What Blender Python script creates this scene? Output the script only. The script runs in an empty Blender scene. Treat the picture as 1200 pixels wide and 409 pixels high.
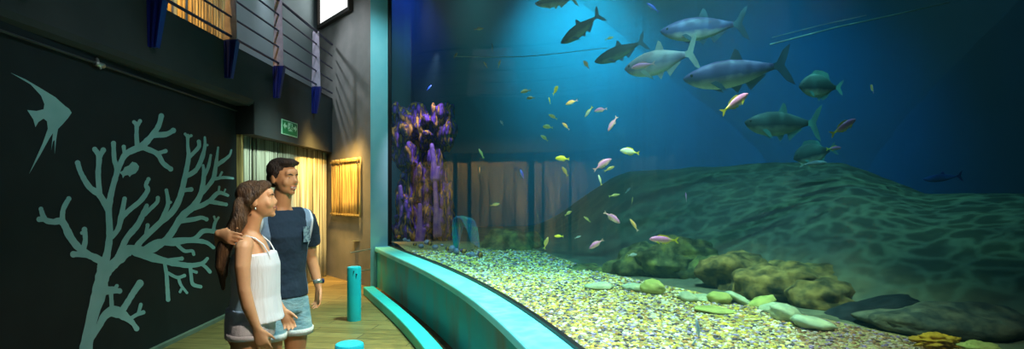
import bpy, math, random
from mathutils import Vector, Matrix, noise
from math import sin, cos, pi, radians
random.seed(7)
scn = bpy.context.scene
COL = scn.collection

# ---------------------------------------------------------------- camera
FPX, CX, HY, CH = 650.0, 600.0, 228.0, 1.62      # focal length in px, centre, horizon row, camera height
cd = bpy.data.cameras.new('camera'); cam = bpy.data.objects.new('camera', cd); COL.objects.link(cam)
cam.location = (0, 0, CH); cam.rotation_euler = (radians(90), 0, 0)
cd.sensor_width = 36; cd.lens = FPX/1200*36; cd.shift_y = (HY-204.5)/1200; cd.clip_start = 0.02
scn.camera = cam
scn.view_settings.view_transform = 'Standard'; scn.view_settings.look = 'None'
scn.view_settings.exposure = 0.0; scn.view_settings.gamma = 1; scn.view_settings.use_curve_mapping = False
scn.cycles.use_denoising = True
scn.cycles.max_bounces = 8; scn.cycles.transparent_max_bounces = 12; scn.cycles.volume_bounces = 0
scn.cycles.sample_clamp_indirect = 3

def P(px, py, d):                                  # the point seen at a pixel at depth d
    return Vector(((px-CX)/FPX*d, d, CH-(py-HY)/FPX*d))

# ---------------------------------------------------------------- world
w = bpy.data.worlds.new('world'); scn.world = w; w.use_nodes = True
bg = w.node_tree.nodes['Background']; bg.inputs[0].default_value = (.40, .62, .72, 1); bg.inputs[1].default_value = 0.058

# ---------------------------------------------------------------- lights
def aim(o, t):
    o.rotation_euler = (Vector(t)-o.location).to_track_quat('-Z', 'Y').to_euler()
def spot(name, loc, tgt, power, color, size=60, blend=.6, radius=.1, gobo=None):
    l = bpy.data.lights.new(name, 'SPOT'); l.energy = power; l.color = color
    l.spot_size = radians(size); l.spot_blend = blend; l.shadow_soft_size = radius
    o = bpy.data.objects.new(name, l); COL.objects.link(o); o.location = loc; aim(o, tgt)
    if gobo:                                       # ripple pattern put into the lamp's strength to imitate caustics
        sc, lo, hi, amp = gobo
        l.use_nodes = True; nt = l.node_tree; em = nt.nodes['Emission']
        tc = nt.nodes.new('ShaderNodeTexCoord')
        nz = nt.nodes.new('ShaderNodeTexNoise'); nz.inputs['Scale'].default_value = sc*.5
        ad = nt.nodes.new('ShaderNodeMixRGB'); ad.blend_type = 'ADD'; ad.inputs[0].default_value = .12
        vo = nt.nodes.new('ShaderNodeTexVoronoi'); vo.feature = 'DISTANCE_TO_EDGE'; vo.inputs['Scale'].default_value = sc
        mr = nt.nodes.new('ShaderNodeMapRange'); mr.inputs[1].default_value = lo; mr.inputs[2].default_value = hi
        mr.inputs[3].default_value = amp; mr.inputs[4].default_value = .70
        nt.links.new(tc.outputs['Normal'], nz.inputs['Vector']); nt.links.new(tc.outputs['Normal'], ad.inputs[1])
        nt.links.new(nz.outputs['Color'], ad.inputs[2]); nt.links.new(ad.outputs[0], vo.inputs['Vector'])
        nt.links.new(vo.outputs['Distance'], mr.inputs[0]); nt.links.new(mr.outputs[0], em.inputs['Strength'])
    return o
def point(name, loc, power, color, radius=.1):
    l = bpy.data.lights.new(name, 'POINT'); l.energy = power; l.color = color; l.shadow_soft_size = radius
    o = bpy.data.objects.new(name, l); COL.objects.link(o); o.location = loc; return o

# tank lamps (bare spots, some well below the water surface)
spot('tank_lamp_cyan', (1.9, 12.4, 7.0), (1.9, 14.9, 5.6), 2300, (.12, 1.0, .92), 95, 1, .3)
spot('tank_lamp_blue', (5.2, 9.8, 6.8), (5.6, 14.0, 3.4), 1700, (.01, .55, .92), 105, 1, .4)
spot('tank_lamp_gravel', (1.1, 4.4, 5.6), (.8, 4.9, .6), 3100, (1.0, .80, .42), 66, .8, .03, (30, .0, .12, 1.5))
spot('tank_lamp_bank', (3.0, 5.6, 6.6), (3.2, 8.0, 1.3), 560, (.64, .95, .68), 92, .9, .03, (20, .0, .13, 2.6))
spot('tank_lamp_fish', (1.6, 5.2, 6.6), (1.8, 6.9, 3.2), 360, (1.0, .74, 1.0), 76, 1, .2)
spot('tank_lamp_right', (2.3, 2.6, 3.6), (2.5, 3.6, .6), 170, (1.0, .66, .40), 60, .9, .05)
spot('tank_lamp_violet', (-1.7, 11.6, 6.8), (-2.4, 13.1, 5.8), 170, (.50, .12, .95), 60, 1, .1)
spot('tank_lamp_coral', (-1.25, 9.3, 4.0), (-1.75, 10.3, 2.0), 340, (1.0, .66, .85), 48, 1, .05)
# visitor side
spot('ledge_fill', (-.15, 2.9, 4.8), (.1, 3.2, .6), 1150, (.52, .86, 1.0), 66, 1, .15)  # added overhead fill that brightens the ledge, no fitting seen
spot('path_fill', (-.6, 6.4, 5.6), (-1.2, 6.8, 0), 2100, (.50, 1.0, .80), 64, 1, .15)  # added overhead fill for floor, kerb and bollards
spot('people_fill', (-.02, 2.1, 2.75), (-1.4, 3.3, 1.30), 165, (1.0, .88, .72), 46, .8, .1)  # added fill standing in for the tank's light on the couple
spot('curtain_lamp', (-2.8, 9.2, 3.2), (-3.75, 10.7, 1.1), 800, (1.0, .58, .14), 58, 1, .06)
spot('curtain_fill', (-1.8, 6.9, 3.9), (-3.75, 8.9, 1.0), 600, (.72, 1.0, .86), 50, 1, .1)
spot('floor_lamp_warm', (-3.1, 9.6, 3.6), (-3.15, 9.7, 0), 800, (1.0, .60, .16), 60, 1, .1)
spot('mural_lamp', (-.6, 3.4, 4.6), (-3.6, 5.4, 1.1), 130, (.85, .95, 1.0), 66, 1, .2)
spot('upper_curtain_lamp', (-3.8, 5.6, 6.6), (-4.75, 6.9, 4.0), 1500, (1.0, .55, .12), 60, 1, .08)
spot('upper_wall_lamp', (-2.6, 5.0, 7.0), (-3.9, 9.0, 4.2), 420, (.80, .90, 1.0), 50, 1, .2)
spot('railing_lamp', (-4.25, 9.5, 5.4), (-2.6, 10.0, 2.9), 130, (.80, .90, 1.0), 100, .8, .09)
spot('pilaster_lamp', (-1.6, 8.2, 5.6), (-2.33, 9.8, 3.4), 250, (.45, .90, 1.0), 60, 1, .1)

# ---------------------------------------------------------------- materials
def newmat(name):
    m = bpy.data.materials.new(name); m.use_nodes = True
    return m, m.node_tree, m.node_tree.nodes['Principled BSDF']
def pm(name, c1, c2=None, scale=5., rough=.7, bump=0., stretch=(1, 1, 1), metal=0., detail=4., lo=.35, hi=.65, spec=.4, c3=None, bscale=None, mapping=None):
    m, nt, b = newmat(name)
    b.inputs['Roughness'].default_value = rough; b.inputs['Metallic'].default_value = metal
    b.inputs['Specular IOR Level'].default_value = spec
    tc = nt.nodes.new('ShaderNodeTexCoord'); mp = nt.nodes.new('ShaderNodeMapping'); mp.inputs['Scale'].default_value = stretch
    nt.links.new(tc.outputs['Object'], mp.inputs['Vector'])
    nz = nt.nodes.new('ShaderNodeTexNoise'); nz.inputs['Scale'].default_value = scale; nz.inputs['Detail'].default_value = detail
    nt.links.new(mp.outputs[0], nz.inputs['Vector'])
    cr = nt.nodes.new('ShaderNodeValToRGB'); nt.links.new(nz.outputs['Fac'], cr.inputs[0])
    c2 = c2 or tuple(x*.85 for x in c1)
    e = cr.color_ramp.elements; e[0].position = lo; e[0].color = (*c1, 1); e[1].position = hi; e[1].color = (*c2, 1)
    if c3: q = e.new((lo+hi)/2); q.color = (*c3, 1)
    nt.links.new(cr.outputs[0], b.inputs['Base Color'])
    if bump:
        nb = nt.nodes.new('ShaderNodeTexNoise'); nb.inputs['Scale'].default_value = bscale or scale*3; nb.inputs['Detail'].default_value = 6
        nt.links.new(mp.outputs[0], nb.inputs['Vector'])
        bp = nt.nodes.new('ShaderNodeBump'); bp.inputs['Strength'].default_value = bump; bp.inputs['Distance'].default_value = .02
        nt.links.new(nb.outputs['Fac'], bp.inputs['Height']); nt.links.new(bp.outputs[0], b.inputs['Normal'])
    return m
def emit(name, c, s):
    m, nt, b = newmat(name); b.inputs['Base Color'].default_value = (*c, 1)
    b.inputs['Emission Color'].default_value = (*c, 1); b.inputs['Emission Strength'].default_value = s; return m
def attrmat(name, rough=.7):
    m, nt, b = newmat(name); b.inputs['Roughness'].default_value = rough
    a = nt.nodes.new('ShaderNodeAttribute'); a.attribute_name = 'Col'; nt.links.new(a.outputs['Color'], b.inputs['Base Color'])
    return m
M = {}
M['mural_wall'] = pm('mural_wall_paint', (.0055, .010, .012), (.008, .014, .016), 3, .75, .05)
M['fascia'] = pm('fascia_paint', (.030, .036, .040), (.040, .046, .050), 2, .8, .08)
M['dark'] = pm('dark_paint', (.006, .007, .008), None, 3, .8)
M['mural'] = pm('mural_paint', (.24, .48, .49), (.30, .54, .55), 4, .75)
M['endwall'] = pm('rendered_wall', (.27, .26, .24), (.20, .20, .185), 2.2, .85, .12)
M['upper'] = pm('upper_wall_paint', (.36, .44, .46), (.31, .39, .41), 1.5, .85, .08)
M['turq'] = pm('turquoise_paint', (.04, .66, .66), (.03, .56, .58), 2.5, .5, .08)
M['turq_light'] = pm('turquoise_ledge_paint', (.20, .80, .82), (.14, .70, .74), 3, .45, .06)
M['parapet'] = pm('parapet_paint', (.03, .38, .42), (.18, .20, .15), 2.4, .75, .2, (1, 1, .45), detail=7, lo=.48, hi=.75)
M['bollard'] = pm('bollard_paint', (.02, .60, .72), (.02, .52, .66), 5, .4, .03)
M['soil'] = pm('trench_soil', (.035, .020, .010), (.10, .055, .022), 14, .95, .6)
M['rubber'] = pm('black_rubber', (.006, .006, .007), None, 5, .5)
M['blue_steel'] = pm('blue_steel', (.010, .018, .16), (.012, .022, .20), 6, .35)
M['rail'] = pm('rail_steel', (.020, .026, .085), (.026, .032, .10), 6, .32, metal=.2)
M['lilac'] = pm('lilac_lit_plate', (.34, .30, .38), (.44, .38, .48), 9, .45)  # lilac cast of the light on the posts put into their colour
M['pipe'] = pm('grey_conduit', (.05, .055, .055), (.035, .04, .04), 6, .55)
M['steel'] = pm('steel', (.5, .55, .5), None, 6, .3, metal=.7)
M['bamboo'] = pm('bamboo_cane', (.66, .50, .20), (.22, .14, .05), 8, .6, .1, (4, 4, .15), detail=8, lo=.38, hi=.62)
M['bamboo_pale'] = pm('pale_bamboo_cane', (.70, .69, .54), (.20, .19, .12), 6, .6, .1, (2.6, 2.6, .08), detail=9, lo=.38, hi=.62)
M['signgreen'] = pm('sign_green', (.008, .20, .07), None, 5, .5)
M['signwhite'] = pm('sign_pale', (.42, .75, .55), None, 5, .5)
M['base'] = pm('baseboard_paint', (.16, .20, .15), None, 5, .7)
M['winframe'] = pm('window_frame_paint', (.03, .022, .016), None, 5, .6)
M['pane'] = emit('lit_window', (1, 1, .98), 1.05)
# tank
M['tankwall'] = pm('tank_wall_paint', (.005, .23, .36), (.004, .20, .32), .8, .9)
M['bank'] = pm('algae_bank', (.10, .11, .085), (.17, .18, .11), 1.7, .95, .5, detail=8)
M['bouldergreen'] = pm('algae_boulder', (.03, .04, .015), (.24, .25, .06), 7, .95, 1., detail=9, c3=(.12, .13, .05), lo=.38, hi=.68, bscale=9)
M['boulderbrown'] = pm('brown_boulder', (.06, .05, .02), (.38, .26, .08), 7, .95, 1., detail=9, lo=.38, hi=.68, bscale=9)
M['boulderdark'] = pm('dark_boulder', (.004, .008, .016), (.010, .018, .03), 3, .9, .5)
M['bouldergrey'] = pm('grey_boulder', (.04, .055, .055), (.16, .17, .12), 8, .95, 1., detail=9, lo=.38, hi=.66, bscale=12)
M['stone'] = pm('pale_flat_stone', (.42, .52, .40), (.55, .58, .38), 5, .85, .5)
M['stoneyellow'] = pm('yellow_flat_stone', (.38, .44, .12), (.50, .50, .16), 5, .85, .5)
M['sponge'] = pm('yellow_sponge', (.75, .42, .02), (.45, .26, .02), 8, .8, .8)
M['coralrock'] = pm('coral_rock', (.16, .05, .40), (.60, .28, .05), 13, .8, 1.0, (1.6, 1, .32), detail=10, lo=.36, hi=.66, c3=(.012, .006, .02), bscale=14)
M['purplesponge'] = pm('purple_sponge', (.16, .05, .40), (.32, .16, .45), 8, .8, .6)
M['bluestone'] = pm('blue_grey_stone', (.16, .17, .34), (.30, .28, .42), 6, .8, .4)
M['fan'] = pm('teal_sea_fan', (.01, .12, .36), (.03, .34, .26), 9, .7, .3)
M['pebble'] = attrmat('pebbles', .8)
M['rope'] = pm('pale_rope', (.35, .5, .5), None, 40, .8)

def floor_mat():
    m, nt, b = newmat('stamped_floor')
    tc = nt.nodes.new('ShaderNodeTexCoord'); mp = nt.nodes.new('ShaderNodeMapping'); mp.inputs['Rotation'].default_value = (0, 0, radians(8))
    br = nt.nodes.new('ShaderNodeTexBrick'); br.inputs['Scale'].default_value = 1.0
    br.inputs['Brick Width'].default_value = 1.3; br.inputs['Row Height'].default_value = .22; br.inputs['Mortar Size'].default_value = .006
    br.inputs['Color1'].default_value = (.20, .14, .045, 1); br.inputs['Color2'].default_value = (.30, .21, .075, 1); br.inputs['Mortar'].default_value = (.06, .04, .018, 1)
    nz = nt.nodes.new('ShaderNodeTexNoise'); nz.inputs['Scale'].default_value = 3; nz.inputs['Detail'].default_value = 8
    mp2 = nt.nodes.new('ShaderNodeMapping'); mp2.inputs['Scale'].default_value = (1.2, 7, 1)
    mx = nt.nodes.new('ShaderNodeMixRGB'); mx.blend_type = 'OVERLAY'; mx.inputs[0].default_value = .75
    nt.links.new(tc.outputs['Object'], mp.inputs[0]); nt.links.new(mp.outputs[0], br.inputs['Vector'])
    nt.links.new(tc.outputs['Object'], mp2.inputs[0]); nt.links.new(mp2.outputs[0], nz.inputs['Vector'])
    nt.links.new(br.outputs['Color'], mx.inputs[1]); nt.links.new(nz.outputs['Fac'], mx.inputs[2])
    nt.links.new(mx.outputs[0], b.inputs['Base Color']); b.inputs['Roughness'].default_value = .45
    bp = nt.nodes.new('ShaderNodeBump'); bp.inputs['Strength'].default_value = .4; bp.inputs['Distance'].default_value = .01
    nt.links.new(nz.outputs['Fac'], bp.inputs['Height']); nt.links.new(bp.outputs[0], b.inputs['Normal'])
    return m
M['floor'] = floor_mat()
def glass_mat():
    m = bpy.data.materials.new('aquarium_glass'); m.use_nodes = True; nt = m.node_tree
    for n in list(nt.nodes): nt.nodes.remove(n)
    out = nt.nodes.new('ShaderNodeOutputMaterial'); mix = nt.nodes.new('ShaderNodeMixShader')
    tr = nt.nodes.new('ShaderNodeBsdfTransparent'); gl = nt.nodes.new('ShaderNodeBsdfGlossy'); gl.inputs['Roughness'].default_value = .0
    ge = nt.nodes.new('ShaderNodeNewGeometry'); dt = nt.nodes.new('ShaderNodeVectorMath'); dt.operation = 'DOT_PRODUCT'
    nt.links.new(ge.outputs['Normal'], dt.inputs[0]); nt.links.new(ge.outputs['Incoming'], dt.inputs[1])
    def mth(op, a, b=None):
        n = nt.nodes.new('ShaderNodeMath'); n.operation = op
        for i, v in enumerate((a, b)):
            if v is None: continue
            if isinstance(v, (int, float)): n.inputs[i].default_value = v
            else: nt.links.new(v, n.inputs[i])
        return n.outputs[0]
    k = mth('POWER', mth('SUBTRACT', 1.0, mth('ABSOLUTE', dt.outputs['Value'])), 5.0)
    k = mth('ADD', mth('MULTIPLY', k, .24), .005)
    nt.links.new(k, mix.inputs[0]); nt.links.new(tr.outputs[0], mix.inputs[1]); nt.links.new(gl.outputs[0], mix.inputs[2])
    nt.links.new(mix.outputs[0], out.inputs[0]); return m
M['glass'] = glass_mat()
def water_mat():
    m = bpy.data.materials.new('tank_water'); m.use_nodes = True; nt = m.node_tree
    for n in list(nt.nodes): nt.nodes.remove(n)
    out = nt.nodes.new('ShaderNodeOutputMaterial'); ad = nt.nodes.new('ShaderNodeAddShader')
    a = nt.nodes.new('ShaderNodeVolumeAbsorption'); s = nt.nodes.new('ShaderNodeVolumeScatter')
    a.inputs['Color'].default_value = (.05, .72, .86, 1); a.inputs['Density'].default_value = .17
    s.inputs['Color'].default_value = (.30, .85, 1.0, 1); s.inputs['Density'].default_value = .015; s.inputs['Anisotropy'].default_value = .2
    nt.links.new(a.outputs[0], ad.inputs[0]); nt.links.new(s.outputs[0], ad.inputs[1]); nt.links.new(ad.outputs[0], out.inputs['Volume'])
    return m
M['water'] = water_mat()

# ---------------------------------------------------------------- mesh helpers
class MB:
    def __init__(s): s.v = []; s.f = []; s.c = None
    def add(s, vs, fs):
        o = len(s.v); s.v += [tuple(x) for x in vs]; s.f += [tuple(i+o for i in f) for f in fs]; return s
    def box(s, lo, hi, rz=0, ctr=None):
        vs = [Vector((x, y, z)) for x in (lo[0], hi[0]) for y in (lo[1], hi[1]) for z in (lo[2], hi[2])]
        if rz:
            c = Vector(ctr or ((lo[0]+hi[0])/2, (lo[1]+hi[1])/2, 0)); R = Matrix.Rotation(rz, 3, 'Z'); vs = [R @ (q-c)+c for q in vs]
        return s.add(vs, [(0, 1, 3, 2), (4, 6, 7, 5), (0, 4, 5, 1), (2, 3, 7, 6), (0, 2, 6, 4), (1, 5, 7, 3)])
    def quad(s, a, b, c, d): return s.add([a, b, c, d], [(0, 1, 2, 3)])
    def tube(s, pts, rad, seg=12, side=None, cap=True, rnd=True):
        pts = [Vector(p) for p in pts]; n = len(pts)
        rad = [(r, r) if not isinstance(r, (tuple, list)) else r for r in (rad if isinstance(rad, (list, tuple)) else [rad]*n)]
        if cap and rnd:                            # rounded ends
            d0 = (pts[0]-pts[1]).normalized(); d1 = (pts[-1]-pts[-2]).normalized(); r0, r1 = rad[0], rad[-1]
            m0, m1 = min(r0), min(r1)
            pts = [pts[0]+d0*m0*.9, pts[0]+d0*m0*.55]+pts+[pts[-1]+d1*m1*.55, pts[-1]+d1*m1*.9]
            rad = [(r0[0]*.35, r0[1]*.35), (r0[0]*.8, r0[1]*.8)]+rad+[(r1[0]*.8, r1[1]*.8), (r1[0]*.35, r1[1]*.35)]
            n += 4
        t0 = (pts[1]-pts[0]).normalized()
        a = Vector(side) if side is not None else (Vector((0, 0, 1)) if abs(t0.z) < .9 else Vector((1, 0, 0)))
        vs = []
        for i in range(n):
            t = (pts[min(i+1, n-1)]-pts[max(i-1, 0)]).normalized()
            a = (a-t*a.dot(t)).normalized(); b = t.cross(a)
            for k in range(seg):
                th = 2*pi*k/seg; vs.append(pts[i]+a*cos(th)*rad[i][0]+b*sin(th)*rad[i][1])
        fs = [(i*seg+k, i*seg+(k+1) % seg, (i+1)*seg+(k+1) % seg, (i+1)*seg+k) for i in range(n-1) for k in range(seg)]
        if cap: fs += [tuple(reversed(range(seg))), tuple(range((n-1)*seg, n*seg))]
        return s.add(vs, fs)
    def ell(s, c, r, R=None, nu=16, nv=10, disp=0, fr=1, seed=0):
        c = Vector(c); vs = []; R = R or Matrix.Identity(3)
        def pt(u, v):
            d = Vector((cos(u)*sin(v), sin(u)*sin(v), cos(v)))
            k = 1+(disp*noise.fractal(d*fr+Vector((seed*7.3, seed*3.1, seed)), 1.0, 2.0, 4) if disp else 0)
            return c+R @ Vector((d.x*r[0]*k, d.y*r[1]*k, d.z*r[2]*k))
        vs.append(pt(0, 0))
        for j in range(1, nv):
            for i in range(nu): vs.append(pt(2*pi*i/nu, pi*j/nv))
        vs.append(pt(0, pi)); L = len(vs)-1
        fs = [(0, 1+i, 1+(i+1) % nu) for i in range(nu)]
        for j in range(nv-2):
            for i in range(nu): a = 1+j*nu+i; b = 1+j*nu+(i+1) % nu; fs.append((a, a+nu, b+nu, b))
        fs += [(L, 1+(nv-2)*nu+(i+1) % nu, 1+(nv-2)*nu+i) for i in range(nu)]
        return s.add(vs, fs)
    def prism(s, pts, d):                           # flat outline given thickness vector d
        n = len(pts); d = Vector(d); a = [Vector(p)-d/2 for p in pts]; b = [Vector(p)+d/2 for p in pts]
        return s.add(a+b, [tuple(reversed(range(n))), tuple(range(n, 2*n))]+[(i, (i+1) % n, n+(i+1) % n, n+i) for i in range(n)])
    def strip(s, left, right):
        n = len(left); return s.add(list(left)+list(right), [(i, i+1, n+i+1, n+i) for i in range(n-1)])
    def build(s, name, mat, parent=None, smooth=True, remesh=None, sub=0, origin=None, smooth_it=0):
        me = bpy.data.meshes.new(name); vs = s.v
        if origin is not None: o = Vector(origin); vs = [Vector(q)-o for q in s.v]
        me.from_pydata([tuple(q) for q in vs], [], s.f); me.update()
        import bmesh
        bm = bmesh.new(); bm.from_mesh(me); bmesh.ops.recalc_face_normals(bm, faces=bm.faces); bm.to_mesh(me); bm.free()
        if smooth: me.polygons.foreach_set('use_smooth', [True]*len(me.polygons))
        me.materials.append(mat)
        ob = bpy.data.objects.new(name, me); COL.objects.link(ob)
        if origin is not None: ob.location = origin
        if parent is not None: ob.parent = parent
        if remesh:
            r = ob.modifiers.new('remesh', 'REMESH'); r.mode = 'VOXEL'; r.voxel_size = remesh; r.use_smooth_shade = True
            if smooth_it: k = ob.modifiers.new('smooth', 'SMOOTH'); k.factor = .5; k.iterations = smooth_it
        if sub: q = ob.modifiers.new('sub', 'SUBSURF'); q.levels = q.render_levels = sub
        return ob
def bevel(o, w=.01, n=2):
    b = o.modifiers.new('bevel', 'BEVEL'); b.width = w; b.segments = n; b.limit_method = 'ANGLE'; return o
def tag(o, label=None, cat=None, group=None, kind=None):
    if label: o['label'] = label
    if cat: o['category'] = cat
    if group: o['group'] = group
    if kind: o['kind'] = kind
    return o
def struct(o): o['kind'] = 'structure'; return o
def empty(name, loc=(0, 0, 0), rz=0):
    o = bpy.data.objects.new(name, None); COL.objects.link(o); o.location = loc; o.rotation_euler = (0, 0, rz); o.empty_display_size = .1; return o

# ---------------------------------------------------------------- plan of the place
def mwx(y): return -3.39-.054*y                     # the mural wall
MY0, MY1 = -1.5, 7.65
FX, SLABZ, FBOT, HDR = -3.55, 3.52, 2.87, 2.45      # balcony front, its top, its foot, the header's foot
E0 = Vector((-4.05, 11.54, 0)); E1 = Vector((-2.47, 9.68, 0))      # end wall
ED = (E1-E0).normalized(); EN = Vector((ED.y, -ED.x, 0))
if EN.y > 0: EN = -EN
def on_end(t, z, off=0): q = E0+ED*t+EN*off; return Vector((q.x, q.y, z))
def end_t(px):                                      # where a column of the frame meets the end wall
    k = (px-CX)/FPX; return (k*E0.y-E0.x)/(ED.x-k*ED.y)

GP = [(-2.2, 9.97), (-1.19, 7.77), (-.744, 6.72), (-.366, 5.8), (-.086, 5.07), (.13, 4.36), (.366, 3.3), (.60, 2.2), (.82, 1.1), (1.04, 0), (1.26, -1.0), (1.44, -1.8)]
def catmull(P_, n=8):
    P_ = [Vector((a, b, 0)) for a, b in P_]; Q = [P_[0]*2-P_[1]]+P_+[P_[-1]*2-P_[-2]]; out = []
    for i in range(1, len(Q)-2):
        for k in range(n):
            t = k/n; a, b, c, d = Q[i-1], Q[i], Q[i+1], Q[i+2]
            out.append(.5*((2*b)+(c-a)*t+(2*a-5*b+4*c-d)*t*t+(3*b-a-3*c+d)*t**3))
    out.append(Q[-2]); return out
import numpy as np
_c = np.polyfit([y for x, y in GP], [x for x, y in GP], 4, w=[6]+[2]*6+[1]*5)
G = [Vector((float(np.polyval(_c, y)), y, 0)) for y in [9.97-11.77*i/110 for i in range(111)]]
def off(cur, o):                                    # offset towards the visitors (o > 0)
    r = []
    for i, p in enumerate(cur):
        t = (cur[min(i+1, len(cur)-1)]-cur[max(i-1, 0)]).normalized(); r.append(p+Vector((t.y, -t.x, 0))*o)
    return r
if off(G, .5)[50].x > G[50].x: _f = off; off = lambda c, o: _f(c, -o)
def at(cur, z): return [Vector((p.x, p.y, z)) for p in cur]
def wallstrip(cur, o0, o1, z0, z1):                 # solid curved band
    m = MB(); a = off(cur, o0); b = off(cur, o1)
    A0, A1, B0, B1 = at(a, z0), at(a, z1), at(b, z0), at(b, z1)
    n = len(a); vs = A0+A1+B1+B0; fs = []
    for i in range(n-1):
        for k in range(4): q = (k+1) % 4; fs.append((k*n+i, k*n+i+1, q*n+i+1, q*n+i))
    fs += [(0, n, 2*n, 3*n), (n-1, 4*n-1, 3*n-1, 2*n-1)]
    return m.add(vs, fs)

# ---------------------------------------------------------------- structure
m = MB(); m.quad((-6, -2, 0), (2.2, -2, 0), (2.2, 13, 0), (-6, 13, 0)); struct(m.build('floor', M['floor'], smooth=False))
m = MB(); m.box((0, 0, 0), (.2, 1, 1)); m.v = []; m.f = []
y0, y1 = MY0, MY1
m.add([(mwx(y0), y0, 0), (mwx(y1), y1, 0), (mwx(y1)-.2, y1, 0), (mwx(y0)-.2, y0, 0), (mwx(y0), y0, 3.0), (mwx(y1), y1, 3.0), (mwx(y1)-.2, y1, 3.0), (mwx(y0)-.2, y0, 3.0)],
      [(0, 1, 5, 4), (1, 2, 6, 5), (2, 3, 7, 6), (3, 0, 4, 7), (4, 5, 6, 7)])
struct(m.build('wall_left', M['mural_wall'], smooth=False))
m = MB(); m.add([(mwx(y0)+.002, y0, 0), (mwx(y1)+.002, y1, 0), (mwx(y1)+.03, y1, 0), (mwx(y0)+.03, y0, 0), (mwx(y0)+.002, y0, .05), (mwx(y1)+.002, y1, .05), (mwx(y1)+.03, y1, .04), (mwx(y0)+.03, y0, .04)],
      [(2, 3, 7, 6), (4, 5, 6, 7), (1, 2, 6, 5), (0, 1, 5, 4)])
struct(m.build('baseboard_left', M['base'], smooth=False))
# balcony: front, soffit and floor slab as one solid section, deeper over the doorway
m = MB()
sec1 = [(FX, SLABZ), (FX, FBOT+.05), (FX-.02, FBOT), (FX-.06, FBOT-.03), (-4.0, FBOT-.03), (-5.6, FBOT), (-5.6, SLABZ)]
m.prism([(x, (MY0+MY1)/2, z) for x, z in sec1], (0, MY1-MY0, 0))
struct(m.build('trim_1', M['fascia'], smooth=False))
m = MB(); m.box((-5.6, MY1, HDR), (FX, 11.3, SLABZ)); struct(m.build('trim_2', M['fascia'], smooth=False))
m = MB(); m.box((-4.1, MY1-.02, HDR), (FX-.004, MY1, 2.86)); struct(m.build('trim_3', M['dark'], smooth=False))
# wall behind the lower screen
m = MB(); m.quad((-3.98, MY1, 0), (-3.9, 11.6, 0), (-3.9, 11.6, HDR), (-3.98, MY1, HDR)); struct(m.build('wall_back', M['dark'], smooth=False))
# upper wall behind the balcony
U0, U1 = Vector((-5.35, 2.5, 0)), Vector((-4.05, 11.54, 0))
m = MB(); m.quad((U0.x, U0.y, SLABZ), (U1.x, U1.y, SLABZ), (U1.x, U1.y, 7.2), (U0.x, U0.y, 7.2)); struct(m.build('wall_upper', M['upper'], smooth=False))
# end wall
m = MB(); EL = (E1-E0).length
a, b = on_end(-.1, 0), on_end(EL, 0); a2, b2 = on_end(-.1, 0, -.25), on_end(EL-.05, 0, -.25)
m.add([a, b, b2, a2]+[Vector((q.x, q.y, 7.2)) for q in (a, b, b2, a2)], [(0, 1, 5, 4), (1, 2, 6, 5), (2, 3, 7, 6), (3, 0, 4, 7), (4, 5, 6, 7)])
struct(m.build('wall_end', M['endwall'], smooth=False))
# turquoise reveal between end wall and glass
GE = G[0]
m = MB(); q = GE+(E1-GE)*-.05
m.add([(E1.x, E1.y, 0), (GE.x+.02, GE.y+.02, 0), (GE.x-.1, GE.y+.25, 0), (E1.x-.1, E1.y+.2, 0), (E1.x, E1.y, 7.2), (GE.x+.02, GE.y+.02, 7.2), (GE.x-.1, GE.y+.25, 7.2), (E1.x-.1, E1.y+.2, 7.2)],
      [(0, 1, 5, 4), (1, 2, 6, 5), (2, 3, 7, 6), (3, 0, 4, 7), (4, 5, 6, 7)])
M['reveal'] = pm('reveal_paint', (.34, .66, .68), (.24, .60, .64), 2, .6, .08); struct(m.build('trim_4', M['reveal'], smooth=False))
# window high on the end wall
t0, t1 = end_t(377.5), end_t(412.5)
def endbox(t0, t1, z0, z1, o0, o1):
    mm = MB(); c = [on_end(t0, z0, o0), on_end(t1, z0, o0), on_end(t1, z0, o1), on_end(t0, z0, o1)]
    return mm.add(c+[Vector((q.x, q.y, z1)) for q in c], [(0, 1, 2, 3), (4, 7, 6, 5), (0, 4, 5, 1), (1, 5, 6, 2), (2, 6, 7, 3), (3, 7, 4, 0)])
wf = MB()
for a in ((t0-.05, t1+.06, 5.0, 5.07), (t0-.05, t1+.06, 6.6, 6.68), (t0-.05, t0, 5.07, 6.6), (t1, t1+.06, 5.07, 6.6)):
    q = endbox(*a, .001, .09); wf.add(q.v, q.f)
wfo = struct(wf.build('window_1', M['winframe'], smooth=False))
q = endbox(t0, t1, 5.07, 6.6, .02, .04); q.build('window_pane', M['pane'], wfo, smooth=False)

# the tank: ledge, parapet, kerb, trench
def cut(cur, ymax): return [p for p in cur if p.y <= ymax]
ledge_c = [p for p in G if p.y <= 9.99]
o = wallstrip(ledge_c, .0, .29, .62, .70).build('trim_5', M['turq_light'], smooth=False); bevel(o, .02, 3); struct(o)
o = wallstrip(G, -.04, .25, 0, .62).build('wall_parapet', M['parapet'], smooth=False); struct(o)
o = wallstrip(cut(G, 9.3), .43, .60, 0, .13).build('kerb', M['turq'], smooth=False); bevel(o, .015, 2); struct(o)
o = wallstrip(cut(G, 9.4), .25, .43, -.02, .02).build('trim_6', M['soil'], smooth=False); struct(o)
# glass with its black gasket
gm = MB(); gm.strip(at(G, .70), at(G, 7.0)); gl = gm.build('window_2', M['glass']); struct(gl)
gk = wallstrip(G, -.015, .022, .70, .725); gk.build('gasket', M['rubber'], gl, smooth=False)
t = (G[1]-G[0]).normalized(); n = Vector((t.y, -t.x, 0)); a = G[0]+t*.0
gk = MB(); gk.tube([(a.x, a.y, .7), (a.x, a.y, 7.0)], .04, 8, rnd=False); gk.build('gasket', M['rubber'], gl, smooth=False)
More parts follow.
